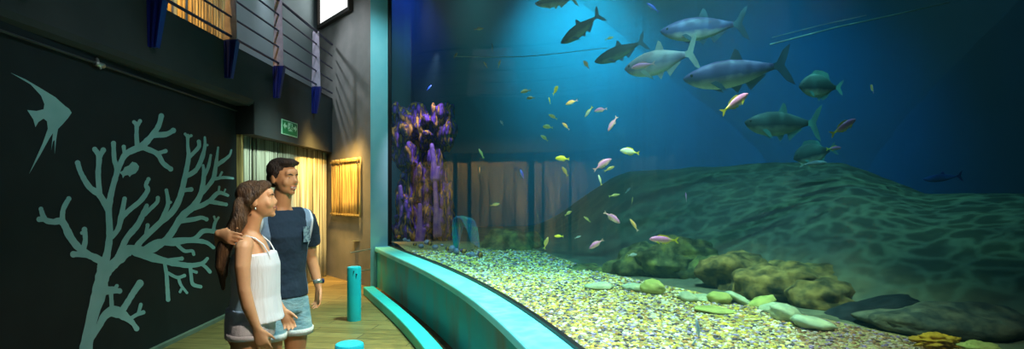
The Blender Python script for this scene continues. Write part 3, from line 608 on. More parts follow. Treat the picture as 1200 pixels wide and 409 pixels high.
FISH = [
 (T_, 825, 32, 100, 184, 7.6, 6, 'silver', 'big silver fish swimming left in the brightest water, uppermost of the large ones', 2, 1.18),
 (T_, 864, 84, 124, 187, 6.4, 6, 'silver', 'longest silver-blue fish, just below the hanging rope and above the pink fish', 2, 1.15),
 (T_, 774, 71, 76, 188, 7.2, 30, 'silverpale', 'plump pale silver fish with a small violet fish in front of its head', 2, 1.45),
 (T_, 727, 60, 62, 200, 8.6, 15, 'silverdark', 'dark blue-black fish with tall forked tail, head dipping left', 2, 1.1),
 (T_, 681, 33, 56, 214, 8.4, 15, 'silverdark', 'slate grey fish with pinkish tail, steeply head-down near the lit corner', 2, 1.15),
 (T_, 652, 1, 50, 184, 8.4, 10, 'silverpale', 'pale fish cut off by the top edge of the view', 2, 1.1),
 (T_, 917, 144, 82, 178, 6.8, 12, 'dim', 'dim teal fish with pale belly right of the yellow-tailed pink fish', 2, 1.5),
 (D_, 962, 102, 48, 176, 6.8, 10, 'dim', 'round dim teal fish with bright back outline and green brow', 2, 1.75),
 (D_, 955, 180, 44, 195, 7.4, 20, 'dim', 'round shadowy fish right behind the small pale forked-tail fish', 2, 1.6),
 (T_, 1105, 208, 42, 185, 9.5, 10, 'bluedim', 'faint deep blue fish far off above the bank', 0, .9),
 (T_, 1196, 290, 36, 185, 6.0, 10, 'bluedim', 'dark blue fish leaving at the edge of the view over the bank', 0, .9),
 (W_, 861, 121, 42, 35, 4.9, 8, 'pink', 'pink fish with yellow tail swimming up-right under the longest silver fish', 2),
 (W_, 988, 149, 38, 30, 5.0, 8, 'pink', 'pink fish with violet brow right of the dim teal fish', 2),
 (W_, 778, 281, 34, 178, 4.8, 5, 'pink', 'violet-backed fish with bright yellow tail level over the gravel boulders', 2, 1.05),
 (D_, 717, 255, 24, -35, 5.4, 10, 'pinkplain', 'pink and violet fish diving right above the green bank', 2, .8),
 (D_, 699, 286, 20, 215, 5.4, 10, 'pinkplain', 'pink fish nosing down-left over the gravel edge', 2, .85),
 (W_, 754, 77, 28, 190, 6.2, 10, 'pinkplain', 'small violet pink fish in front of the plump silver fish', 1, 1.1),
 (D_, 706, 193, 26, 32, 5.6, 10, 'pinkplain', 'rosy oval fish just left below the white fish', 2, .85),
 (W_, 718, 145, 20, 240, 6.0, 10, 'pinkplain', 'slim lilac fish pointing steeply down', 1, 1.),
 (D_, 704, 129, 15, 190, 6.4, 20, 'pinkplain', 'small mauve fish above the slim lilac one', 1, .9),
 (W_, 977, 174, 20, 5, 6.6, 10, 'pink', 'small pink fish touching the round shadowy fish', 1, 1.),
 (W_, 953, 192, 34, 5, 6.4, 5, 'greypale', 'small pale forked-tail fish swimming right under the round shadowy one', 1, .8),
 (D_, 738, 178, 23, 172, 5.6, 5, 'white', 'white fish with dark bar and yellow tail', 2, 1.),
 (D_, 659, 186, 17, 178, 6.4, 5, 'yellow', 'bright yellow fish in front of the reflected curtain', 1, 1.),
 (D_, 616, 107, 12, 190, 6.6, 20, 'brown', 'small brown fish, upper one of the close pair', 0, 1.),
 (D_, 622, 115, 10, 180, 6.6, 20, 'brown', 'small brown fish, lower one of the close pair', 0, 1.),
 (D_, 651, 106, 14, 60, 6.4, 40, 'yellow', 'yellow fish rising nose-up over the slim yellow one', 0, .9),
 (W_, 644, 118, 9, 100, 6.4, 20, 'yellow', 'tiny slim yellow fish pointing up', 0, 1.),
 (D_, 670, 120, 15, 200, 6.2, 10, 'orange', 'peach coloured fish to the right of the tiny slim yellow one', 0, .9),
 (D_, 648, 137, 12, 150, 6.6, 10, 'green', 'olive fish below the peach coloured one', 0, .9),
 (W_, 690, 131, 15, 235, 6.4, 10, 'white', 'pale green-white slim fish slanting down-left', 0, .95),
 (D_, 663, 148, 12, 135, 6.4, 10, 'orange', 'cream fish slanting up-left below the peach one', 0, .8),
 (D_, 642, 149, 12, 170, 6.8, 30, 'green', 'olive yellow fish left of the cream one', 0, 1.),
 (D_, 638, 162, 11, 140, 7.0, 20, 'green', 'dull olive fish lowest in the small swarm', 0, .9),
 (W_, 662, 201, 13, 120, 6.4, 10, 'green', 'green-yellow slim fish directly under the bright yellow one', 0, 1.2),
 (W_, 714, 198, 14, 25, 6.0, 10, 'green', 'olive fish half behind the rosy oval fish', 0, 1.1),
 (W_, 703, 211, 13, 105, 6.0, 10, 'white', 'thin pale fish upright under the rosy oval fish', 0, .8),
 (W_, 720, 229, 14, 10, 6.6, 10, 'green', 'dull green fish over the top of the bank', 0, .9),
 (W_, 736, 223, 9, 45, 7.2, 10, 'greypale', 'tiny grey-green fish slanting up on the bank crest', 0, 1.),
 (W_, 741, 235, 9, 80, 6.8, 10, 'green', 'tiny green fish upright against the bank', 0, .8),
 (W_, 612, 205, 13, 110, 6.6, 10, 'blue', 'vivid blue small fish before the reflected curtain', 0, 1.1),
 (W_, 804, 231, 11, 85, 6.6, 30, 'pinkplain', 'tiny grey-pink fish alone in front of the bank', 0, 1.2),
 (W_, 743, 264, 17, 122, 5.6, 10, 'orange', 'pale yellowish slim fish tilted down beside the diving pink fish', 0, .9),
 (W_, 655, 277, 11, 180, 6.6, 5, 'yellow', 'yellow slim fish level above the gap in the rocks', 0, 1.2),
 (D_, 666, 250, 10, 30, 6.6, 20, 'green', 'pale olive round fish above the yellow slim one', 0, .9),
 (W_, 688, 257, 10, 140, 6.8, 10, 'green', 'small bright green fish left of the diving pink fish', 0, 1.),
 (W_, 640, 285, 15, 70, 6.4, 10, 'green', 'pale green leaf-shaped fish by the rocks', 0, 1.3),
 (D_, 687, 76, 12, 120, 7.0, 30, 'orange', 'orange and white fish left of the dark blue-black fish', 0, 1.),
 (W_, 765, 9, 18, 140, 6.8, 10, 'blue', 'blue fish with yellow-green tail near the top of the lit water', 1, 1.),
 (W_, 714, 45, 11, 20, 7.8, 10, 'green', 'small green-yellow fish above the dark blue-black fish', 0, 1.1),
 (D_, 561, 34, 11, 10, 8.0, 10, 'brown', 'brown fish alone high in the dark water', 0, .9),
 (D_, 534, 65, 8, 60, 8.6, 10, 'brown', 'tiny brown fish at the end of the thin line', 0, .9),
 (W_, 569, 76, 9, 120, 8.0, 10, 'green', 'tiny green fish hanging below the thin line, left of two', 0, 1.),
 (W_, 585, 75, 10, 75, 8.0, 10, 'green', 'tiny green fish hanging below the thin line, right of two', 0, 1.),
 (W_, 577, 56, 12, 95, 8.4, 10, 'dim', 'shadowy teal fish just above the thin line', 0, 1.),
 (D_, 588, 144, 7, 120, 8.2, 10, 'greypale', 'tiny pale fish alone in the black water', 0, 1.),
 (W_, 564, 180, 13, 118, 8.0, 10, 'green', 'green fish at the top edge of the reflected curtain', 0, .9),
 (W_, 503, 103, 8, 50, 9.4, 10, 'blue', 'tiny blue violet fish over the coral column', 0, 1.),
 (D_, 562, 200, 9, 90, 8.0, 10, 'orange', 'small orange fish among the curtain reflections', 0, .9),
 (D_, 1022, 104, 12, 60, 6.8, 50, 'orange', 'small orange fish head-on alone in the dark blue water', 0, 1.),
 (D_, 580, 240, 12, 10, 7.6, 10, 'green', 'dark olive fish above the mossy mound', 0, .8),
 (W_, 677, 278, 8, 20, 7.0, 10, 'greypale', 'tiny pale fish between the yellow slim one and the nosing pink fish', 0, 1.),
 (W_, 741, 299, 12, 5, 6.2, 10, 'greypale', 'pale green fish resting on the big green boulder', 0, 1.3),
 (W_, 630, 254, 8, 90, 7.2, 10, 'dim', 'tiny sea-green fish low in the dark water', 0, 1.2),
 (W_, 818, 387, 26, 95, 3.9, 10, 'greypale', 'grey fish hanging nose-up over the gravel', 1, .8),
 (W_, 812, 405, 16, 60, 3.7, 10, 'greypale', 'grey fish at the bottom edge under the nose-up one', 1, .8),
]
for f in FISH: fish(*f)

# ---------------------------------------------------------------- bollards and rods
def bollard(px, d, label):
    x = (px-CX)/FPX*d; mm = MB(); r = .088; vs = []
    prof = [(r, 0), (r, .675), (r-.004, .687), (r-.014, .692), (0.001, .692)]; n = 32
    for rr, z in prof:
        for k in range(n): vs.append((rr*cos(2*pi*k/n), rr*sin(2*pi*k/n), z))
    fs = [(i*n+k, i*n+(k+1) % n, (i+1)*n+(k+1) % n, (i+1)*n+k) for i in range(len(prof)-1) for k in range(n)]+[tuple(range((len(prof)-1)*n, len(prof)*n))]
    mm.add(vs, fs); o = mm.build('bollard', M['bollard'], smooth=False); o.location = (x, d, 0); tag(o, label, 'bollard', 'turquoise bollards on the path')
    for i, pg in enumerate(o.data.polygons): pg.use_smooth = i < n
    return o
b1 = bollard(415, 7.15, 'turquoise round bollard standing whole on the brown floor beside the kerb')
b2 = bollard(409.5, 3.47, 'turquoise round bollard of which only the top shows at the bottom edge')
hm = MB(); hm.ell((.05, -.074, .60), (.012, .012, .012), nu=8, nv=6); hm.ell((.02, -.087, .64), (.008, .008, .008), nu=8, nv=6); hm.build('bolt', M['rail'], b1)
for (a, b, lb) in (((411, 296, 8.9), (434, 292, 9.5), 'thin pale metal rod at the corner by the ledge, upper of two'), ((412, 319, 8.9), (433, 316, 9.5), 'thin dull metal rod at the corner by the ledge, lower of two')):
    mm = MB(); mm.tube([P(*a), P(*b)+Vector((-.0, .05, 0))], .010, 8); tag(mm.build('metal_rod', M['steel']), lb, 'rod')

# ---------------------------------------------------------------- railing and brackets
rl = empty('railing', (FX, 8, SLABZ)); tag(rl, 'dark blue steel balcony railing with wide lilac-lit plates above the mural wall', 'railing')
RX = FX+.07
def rb(mm, name, mat): return mm.build(name, mat, rl, origin=(FX, 8, SLABZ)) if False else mm
def addrail(mm, name, mat, smooth=True):
    o = mm.build(name, mat, rl, smooth=smooth); o.matrix_parent_inverse = Matrix.Translation((-FX, -8, -SLABZ)); return o
Y0, Y1 = 2.2, 10.72
for z, r in ((SLABZ+.06, .017), (SLABZ+.30, .014), (SLABZ+.54, .014), (SLABZ+.78, .014), (SLABZ+1.0, .024)):
    mm = MB(); mm.tube([(RX, Y0, z), (RX, Y1, z)], r, 10); addrail(mm, 'top_rail' if r > .02 else 'rail', M['rail'])
for yb in (2.6, 4.0, 5.43, 6.87, 8.27, 9.86):
    mm = MB(); mm.prism([(FX-.01, yb, SLABZ+.02), (FX+.145, yb, SLABZ+.02), (FX+.120, yb, SLABZ+1.0), (FX+.01, yb, SLABZ+1.0)], (0, .014, 0)); addrail(mm, 'post', M['lilac'], False)
    mm = MB(); mm.prism([(FX+.002, yb, SLABZ+.02), (FX+.155, yb, SLABZ+.02), (FX+.075, yb, 3.06), (FX+.002, yb, 3.06)], (0, .014, 0))
    for z0, z1, w0, w1 in ((3.06, SLABZ, .075, .155),):
        for f in (.05, .5, .97): mm.prism([(FX+w1*f, yb-.045, z1), (FX+w1*f, yb+.045, z1), (FX+w0*f+.004, yb+.03, z0), (FX+w0*f+.004, yb-.03, z0)], (.014, 0, 0))
    addrail(mm, 'bracket', M['blue_steel'], False)
# conduit along the mural wall
mm = MB(); mm.tube([(mwx(y)+.03, y, 2.765+.0*y) for y in (-1, 1, 3, 4.86, 6.5, 7.6)], .011, 8); cp = mm.build('conduit', M['pipe'], origin=(mwx(3)+.03, 3, 2.76)); tag(cp, 'thin grey conduit pipe running along the top of the mural wall', 'pipe')
mm = MB(); mm.tube([(mwx(4.82)+.03-mwx(3)-.03, 1.82, .0), (mwx(4.92)-mwx(3), 1.92, .0)], .024, 10, rnd=False); mm.tube([(mwx(4.87)-mwx(3)+.01, 1.87, -.03), (mwx(4.87)-mwx(3)-.02, 1.87, .05)], .012, 8); mm.build('pipe_clamp', M['steel'], cp)

# ---------------------------------------------------------------- bamboo screens
def canes(p0, p1, z0, z1, r, name, mat, label, jitter=.004, gap=.11):
    p0, p1 = Vector((*p0, 0)), Vector((*p1, 0)); L = (p1-p0).length; n = int(L/(2*r*1.02)); mm = MB(); rr = random.Random(5)
    for i in range(n):
        if rr.random() < gap: continue
        q = p0.lerp(p1, (i+.5)/n); k = r*rr.uniform(.85, 1.05); dx = rr.uniform(-jitter, jitter)
        zz = [z0+(z1-z0)*j/4 for j in range(5)]
        mm.tube([(q.x+dx+rr.uniform(-1, 1)*jitter*.5, q.y, z) for z in zz], k, 7, rnd=False)
    return tag(mm.build(name, mat), label, 'screen')
canes((-3.79, 7.70), (-3.70, 11.02), .01, HDR, .016, 'bamboo_screen', M['bamboo_pale'], 'tall pale bamboo cane screen filling the wall below the exit sign, behind the couple')
mm = MB(); mm.box((-3.80, MY1+.0, 0), (-3.73, MY1+.05, HDR)); o = mm.build('trim_7', M['bamboo'], smooth=False); struct(o)
def upt(px):
    k = (px-CX)/FPX; D = U1-U0; return (k*U0.y-U0.x)/(D.x-k*D.y)
ua, ub = U0.lerp(U1, upt(150)), U0.lerp(U1, upt(264))
canes((ua.x+.06, ua.y), (ub.x+.06, ub.y), SLABZ+.01, 6.4, .03, 'bamboo_screen', M['bamboo'], 'orange-lit bamboo cane screen up on the balcony behind the railing')
t0, t1 = end_t(391), end_t(425); a, b = on_end(t0, 0, .04), on_end(t1, 0, .04)
pn = canes((a.x, a.y), (b.x, b.y), 1.21, 2.29, .016, 'bamboo_blind', M['bamboo'], 'small golden bamboo panel hanging on the grey end wall')
for z in (1.25, 2.24):
    q = endbox(t0, t1, z-.015, z+.015, .055, .075); q.build('batten', M['bamboo'], pn, smooth=False)

# ---------------------------------------------------------------- exit sign
d0 = 3.55*FPX/(CX-329.0); d1 = 3.55*FPX/(CX-347.5); SX = FX+.012
sg = empty('exit_sign', (SX, (d0+d1)/2, 2.67)); tag(sg, 'green and white emergency exit sign on the dark header above the bamboo screen', 'sign')
W2, H2 = (d1-d0)/2, .115
def sb(y0, z0, y1, z1, x, name, mat):
    mm = MB(); mm.box((x-.004, y0, z0), (x+.004, y1, z1)); return mm.build(name, mat, sg, smooth=False)
sb(-W2, -H2, W2, H2, 0, 'border', M['signwhite']); sb(-W2+.025, -H2+.014, W2-.025, H2-.014, .004, 'panel', M['signgreen'])
pw = W2*.28; mm = MB(); mm.box((.009, -pw, -.045), (.013, pw, .085)); mm.build('pictogram_door', M['signwhite'], sg, smooth=False)
mm = MB(); mm.ell((.015, .02, .06), (.004, .03, .014)); mm.tube([(.015, .01, .04), (.015, -.01, .005)], [.012, .010], 8); mm.tube([(.015, -.01, .005), (.015, .05, -.012), (.015, .05, -.04)], .007, 6); mm.tube([(.015, -.01, .005), (.015, -.05, -.02), (.015, -.09, -.03)], .007, 6); mm.tube([(.015, .01, .035), (.015, .07, .015)], .006, 6); mm.tube([(.015, .01, .035), (.015, -.06, .03)], .006, 6); mm.build('pictogram_figure', M['signgreen'], sg)
for s in (-1, 1):
    yc = s*W2*.64; k = W2*.22; mm = MB(); mm.prism([(.010, yc+s*k, .02), (.010, yc, .07), (.010, yc, .038), (.010, yc-s*k, .038), (.010, yc-s*k, .002), (.010, yc, .002), (.010, yc, -.03)], (.004, 0, 0)); mm.build('arrow', M['signwhite'], sg, smooth=False)

# ---------------------------------------------------------------- mural
def wallpt(px, py, o=.004):
    kx = (px-CX)/FPX; d = (-3.39+o)/(kx+.054); return Vector((mwx(d)+o, d, CH-(py-HY)/FPX*d))
SN = [0]
def stroke(mm, pts, ws):
    SN[0] += 1; OF = .004+SN[0]*.00004
    if not isinstance(ws, (list, tuple)): ws = [ws]*len(pts)
    Q = []; n = len(pts)                            # smooth the polyline
    A = [pts[0]]+list(pts)+[pts[-1]]; W = [ws[0]]+list(ws)+[ws[-1]]
    for i in range(1, n):
        for k in range(6):
            t = k/6; q = []
            for c in (0, 1):
                a, b, c_, d = A[i-1][c], A[i][c], A[i+1][c], A[min(i+2, n+1)][c]
                q.append(.5*(2*b+(c_-a)*t+(2*a-5*b+4*c_-d)*t*t+(3*b-a-3*c_+d)*t**3))
            Q.append((q[0], q[1], W[i]+(W[i+1]-W[i])*t))
    Q.append((*pts[-1], ws[-1])); L = []; R = []
    for i, (x, y, w_) in enumerate(Q):
        a, b = Q[max(i-1, 0)], Q[min(i+1, len(Q)-1)]; dx, dy = b[0]-a[0], b[1]-a[1]; l = math.hypot(dx, dy) or 1
        w_ *= 1+.18*noise.noise(Vector((x*.23, y*.23, 2.)))
        L.append(wallpt(x-dy/l*w_/2, y+dx/l*w_/2, OF)); R.append(wallpt(x+dy/l*w_/2, y-dx/l*w_/2, OF))
    mm.strip(L, R); x, y, w_ = Q[-1]; c = [wallpt(x+cos(k*pi/6)*w_*.56, y+sin(k*pi/6)*w_*.56, OF+.00002) for k in range(12)]; mm.add(c, [tuple(range(12))])
mu = MB()
S = [
 ([(100, 412), (108, 372), (117, 340), (121, 312)], [15, 13, 18, 13]),
 ([(121, 315), (126, 295), (128.5, 273), (127.5, 244), (131.7, 221), (137, 200), (134, 187), (133, 168)], [12, 8, 8, 7.5, 7, 6.5, 5.5, 5.5]),
 ([(136, 206), (141, 192), (147, 181), (158, 175), (168, 171)], [7, 6, 7, 8, 9]), ([(146, 182), (145, 172)], 4.5),
 ([(161, 172), (160, 160), (160, 147), (157, 143)], [6, 5, 5, 4]), ([(160, 149), (164, 142)], 4.5),
 ([(167, 171), (179, 158), (186, 147), (189, 136)], [8, 7, 6, 6]), ([(179, 158), (194, 157.5), (203, 153)], [7, 6, 6]),
 ([(168, 173), (184, 180), (191, 191), (200, 198)], [6, 6, 5.5, 5.5]), ([(184, 180), (194, 177)], 4.5),
 ([(127, 246), (117, 229), (104.6, 219), (95, 203), (91, 191)], [8, 7.5, 7, 6, 6]), ([(117, 230), (115, 205), (116, 184), (111, 175)], [7, 6, 6.5, 5.5]), ([(116, 185), (121, 176)], 6),
 ([(122, 308), (109, 301), (98, 298), (86, 298)], [11, 8, 7.5, 7]), ([(106, 300), (92, 290), (82, 277), (73, 260), (62, 260), (52.5, 257), (48, 245)], [8, 8.5, 9, 9, 6.5, 7, 5]), ([(52, 257), (46, 257)], 6),
 ([(73, 262), (74, 246), (80.6, 233)], [7, 6, 5.5]), ([(97, 293), (100, 282), (99, 269)], [8, 6, 6]), ([(99, 271), (96, 273)], 4),
 ([(120, 330), (123, 322), (130, 313), (140, 303), (152, 293), (165, 295)], [14, 12, 11, 12, 12, 12]),
 ([(128.5, 280), (138, 269), (142, 254), (146, 233)], [6, 6, 6.5, 5]), ([(142, 255), (153, 245), (165, 235), (173, 223), (171, 217), (174, 210)], [6.5, 6, 6, 5.5, 4.5, 4.5]),
 ([(136, 306), (148, 280), (161, 264), (169, 248), (172, 241)], [7, 7, 7, 6.5, 4.5]), ([(168, 252), (177, 244), (184, 237), (185, 232)], [6, 5, 4.5, 4.5]),
 ([(158, 293), (165, 283), (186, 262.5), (202, 248), (211, 231), (217, 206), (221, 184), (220, 171), (220, 159)], [8, 6.5, 7, 7.5, 7, 6, 5.5, 4, 4]), ([(220, 161), (224, 159)], 3.2), ([(220, 161), (217, 157)], 3),
 ([(220, 186), (227, 179), (233, 172), (233, 166)], [5, 4.5, 5, 4.5]), ([(217, 207), (229, 200), (236, 187), (240, 172), (240, 161)], [6, 5.5, 5.5, 4, 2.4]), ([(239, 170), (243, 170)], 2.5), ([(214, 223), (224, 222)], 5),
 ([(171, 278), (172, 270), (173, 264)], 4.5), ([(187, 262), (193, 250), (197, 238), (195, 223)], [6, 5.5, 5, 4]), ([(196, 240), (200, 237)], 3),
 ([(165, 297), (182, 290), (198, 277), (213, 254), (227.5, 241), (236, 225), (239, 205), (238, 194)], [10, 9, 7.5, 8, 8, 6, 5, 3]), ([(239, 207), (244, 196), (247, 182)], [4.5, 4, 2.8]),
 ([(235, 228), (244, 218), (250, 209), (252.5, 197), (255.6, 173)], [5.5, 5, 5.5, 5, 2.4]), ([(253, 194), (262, 188), (269, 182), (271, 176)], [5, 4.5, 3, 2]), ([(250, 210), (262, 208), (273, 209)], [4, 3.5, 2.5]), ([(257, 208), (260, 202)], 2.5),
 ([(224, 244), (236, 241), (246, 235), (256, 226), (267, 229)], [8, 6, 5, 5, 3]), ([(246, 236), (256, 238), (265, 239.6)], [6, 5, 4]), ([(256, 226), (257, 219)], 2.5), ([(262, 227), (264, 222)], 2),
 ([(212, 259), (227, 257), (236, 255), (242, 257)], [6, 5.5, 4.5, 4.5]),
 ([(186, 285), (206, 281), (227, 280), (238, 271), (250, 271), (264, 272)], [6, 5, 5.5, 5.5, 5, 4]), ([(250, 270), (252, 261), (256, 255)], [4.5, 4, 2.5]), ([(253, 260), (251, 254)], 2.5),
 ([(170, 294), (186, 284), (204, 285), (219, 282), (240, 283.5), (250, 290)], [11, 8, 6.5, 6, 5, 4]), ([(207, 286), (216, 294), (225, 294), (227, 298)], [4.5, 4, 4, 3.5]), ([(219, 283), (228, 280)], 4),
 ([(155, 293), (173, 300), (194, 306), (219, 311), (236, 309), (243, 303)], [11, 10, 8, 6, 5, 3.5]), ([(235, 309), (241, 313), (246, 318.5)], [4.5, 4, 4]), ([(197, 305), (205, 304), (213, 303)], 4.5),
 ([(193, 309), (195, 321), (196, 334), (197, 351)], [4, 4.5, 5, 5]), ([(194, 318), (207, 325), (216, 323)], [3.5, 4, 4]), ([(209, 325), (212, 334), (219, 343)], [4, 3.5, 3]), ([(213, 338), (211, 342)], 3),
 ([(223, 312), (224, 323), (226, 333), (235, 336)], [5, 4, 4.5, 4]), ([(224, 317), (230, 319)], 3.5),
 ([(120, 341), (131, 340), (140, 341)], [12, 9, 6]), ([(134, 339), (137, 335)], 4), ([(130, 343), (130.6, 352), (131, 360)], 5),
 ([(104, 400), (115, 384), (122, 371), (131, 365), (140, 367), (148, 372), (155, 378), (160, 385)], [7, 7, 9, 13, 13, 9, 6, 6]), ([(140, 369), (149, 355), (157, 342), (164, 332)], [8, 7, 7, 8]), ([(152, 374), (160, 369), (168, 366)], 4.5), ([(162, 368), (165, 357)], 4),
 ([(103, 403), (108, 388), (118, 380)], [6, 6, 6]),
]
for p_, w_ in S: stroke(mu, p_, w_)
tag(mu.build('coral_mural', M['mural'], smooth=False), 'large pale teal branching coral painted on the black wall', 'mural')
af = [(12, 85), (30, 93), (47, 103), (65, 114), (76, 124), (81, 127.5), (84, 132), (80, 138), (74, 145), (68, 151), (66, 163), (64, 181), (64, 164), (62, 166), (60, 176), (62, 156), (58, 162), (47, 182), (34, 204), (50, 168), (56, 151), (55, 142), (51, 139), (45, 143), (41.5, 149), (39, 140), (32, 129), (43, 130), (51, 128), (52, 122), (48, 112), (36, 99)]
def poly(pts, name, label):
    mm = MB(); mm.add([wallpt(*p) for p in pts], [tuple(range(len(pts)))]); return tag(mm.build(name, M['mural'], smooth=False), label, 'mural')
poly(af, 'angelfish_mural', 'pale blue-grey painted angelfish with long trailing fins, above the painted coral')
sf = [(140, 202), (144, 200), (146, 196), (151, 194), (155, 189.5), (160, 191), (163, 195), (162, 199), (159, 203), (154, 205), (152, 207.5), (150, 205), (146, 206), (144, 209), (143, 205)]
poly(sf, 'fish_mural', 'small pale teal fish painted between the branches of the painted coral')
# ---------------------------------------------------------------- people
def skin_mat(name, c):
    m = pm(name, c, tuple(x*.9 for x in c), 9, .5, .05); b = m.node_tree.nodes['Principled BSDF']
    b.inputs['Subsurface Weight'].default_value = .08; b.inputs['Subsurface Radius'].default_value = (.02, .008, .004); return m
M['skin_man'] = skin_mat('tanned_skin', (.66, .32, .15)); M['skin_woman'] = skin_mat('light_tan_skin', (.74, .37, .18))  # even skin tones, the woman's slightly lighter
M['hair_man'] = pm('dark_brown_hair', (.018, .010, .006), (.05, .026, .014), 60, .5, .8, (1, 1, .25))
M['hair_woman'] = pm('brown_hair', (.05, .024, .011), (.15, .075, .032), 50, .45, .8, (1, 1, .12))
M['eyewhite'] = pm('eye_white', (.7, .68, .64), None, 5, .2); M['iris'] = pm('iris_brown', (.03, .018, .01), None, 5, .1)
M['lip'] = pm('lip', (.42, .14, .10), None, 8, .4); M['teeth'] = pm('teeth', (.75, .72, .66), None, 5, .3)
M['denim'] = pm('pale_denim', (.16, .34, .42), (.30, .50, .56), 12, .9, .35, (1, 1, 2.5), detail=7)
M['cuff'] = pm('turned_cuff', (.62, .68, .66), None, 20, .9, .3)
M['whitecloth'] = pm('white_cloth', (.86, .84, .81), (.74, .72, .72), 6, .9, 1., (1.6, 1.6, .22), bscale=9)
M['shortswhite'] = pm('white_shorts_cloth', (.62, .58, .62), (.72, .68, .70), 10, .9, .25)
M['leather'] = pm('tan_leather', (.16, .08, .035), None, 12, .6)
M['pocket'] = pm('printed_pocket', (.22, .34, .38), (.05, .09, .14), 45, .85, .1, lo=.42, hi=.58)
def shirt_mat():
    m, nt, b = newmat('navy_tshirt'); b.inputs['Roughness'].default_value = .9
    tc = nt.nodes.new('ShaderNodeTexCoord'); sx = nt.nodes.new('ShaderNodeSeparateXYZ'); nt.links.new(tc.outputs['Object'], sx.inputs[0])
    ab = nt.nodes.new('ShaderNodeMath'); ab.operation = 'ABSOLUTE'; nt.links.new(sx.outputs['X'], ab.inputs[0])
    cr = nt.nodes.new('ShaderNodeValToRGB'); nt.links.new(ab.outputs[0], cr.inputs[0]); cr.color_ramp.interpolation = 'CONSTANT'
    e = cr.color_ramp.elements; e[0].position = 0; e[0].color = (.008, .024, .046, 1); e[1].position = .135; e[1].color = (.20, .30, .42, 1)
    q = e.new(.168); q.color = (.62, .68, .74, 1); q = e.new(.186); q.color = (.008, .022, .042, 1)
    nt.links.new(cr.outputs[0], b.inputs['Base Color'])
    nz = nt.nodes.new('ShaderNodeTexNoise'); nz.inputs['Scale'].default_value = 7; nz.inputs['Detail'].default_value = 3; nt.links.new(tc.outputs['Object'], nz.inputs['Vector'])
    bp = nt.nodes.new('ShaderNodeBump'); bp.inputs['Strength'].default_value = .8; bp.inputs['Distance'].default_value = .04
    nt.links.new(nz.outputs['Fac'], bp.inputs['Height']); nt.links.new(bp.outputs[0], b.inputs['Normal']); return m
M['tshirt'] = shirt_mat()

def hand(mb, W, dv, n, th, curl=.35, s=1., spread=.08, thumb=.55):
    """palm from the wrist along dv; n = palm side; th = thumb side"""
    W = Vector(W); dv = Vector(dv).normalized(); n = Vector(n); n = (n-dv*n.dot(dv)).normalized(); sd = dv.cross(n).normalized()
    if sd.dot(Vector(th)) < 0: sd = -sd
    K = W+dv*.092*s
    mb.tube([W-dv*.01, W+dv*.03*s, W+dv*.07*s, K], [(.026*s, .019*s), (.034*s, .017*s), (.040*s, .016*s), (.038*s, .013*s)], 14, side=sd)
    for i, L in enumerate((.070, .080, .073, .056)):
        b = K+sd*(.030-.0205*i)*s-dv*(.008+.004*(i == 3))*s; d = (dv+sd*spread*(1.5-i)*.6).normalized(); p = [b-dv*.02*s, b]; cc = curl*(1+.12*i)
        for q, l in enumerate((.45, .30, .25)):
            d = (Matrix.Rotation(cc, 3, d.cross(n).normalized()) @ d).normalized(); p.append(p[-1]+d*L*l*s)
        mb.tube(p, [.0088*s, .0088*s, .0082*s, .0075*s, .0062*s], 10)
    b = W+dv*.022*s+sd*.024*s; d = (dv*.72+sd*thumb+n*.30).normalized(); p = [b-d*.012, b, b+d*.036*s]
    d = (d+dv*.35+n*.15).normalized(); p.append(p[-1]+d*.030*s); d = (d+dv*.2).normalized(); p.append(p[-1]+d*.022*s)
    mb.tube(p, [.013*s, .0135*s, .0105*s, .0095*s, .0072*s], 10)
def head(mb, C_, R, s=1., male=True):
    def T(x, y, z): return C_+R @ (Vector((x, y, z))*s)
    def E(c, r, nu=20, nv=14): mb.ell(T(*c), tuple(x*s for x in r), R, nu, nv)
    E((0, .016, .030), (.075, .094, .088)); E((0, -.018, -.018), (.064, .068, .085)); jw = .054 if male else .048
    E((0, -.024, -.062), (jw, .058, .044)); E((0, -.066, -.092), (.022 if male else .018, .019, .018)); E((0, -.068, .036), (.050, .022, .030)); E((0, -.050, -.014), (.060, .040, .050)); E((0, -.060, -.030), (.044, .032, .036))
    for sx in (-1, 1): E((sx*.028, -.070, .022), (.024, .012, .010)); E((sx*.034, -.056, -.026), (.028, .024, .030)); E((sx*.078, .012, -.008), (.009, .019, .031))
    nl = 0 if male else .007; mb.tube([T(0, -.078, .022), T(0, -.090+nl*.5, .0), T(0, -.103+nl, -.020), T(0, -.100+nl, -.028)], [.0095*s, .0100*s, .0120*s, .0095*s], 10)
    for sx in (-1, 1): E((sx*.011, -.089, -.027), (.008, .009, .007), 10, 8)
    E((0, -.083, -.060), (.022, .012, .013), 14, 10)
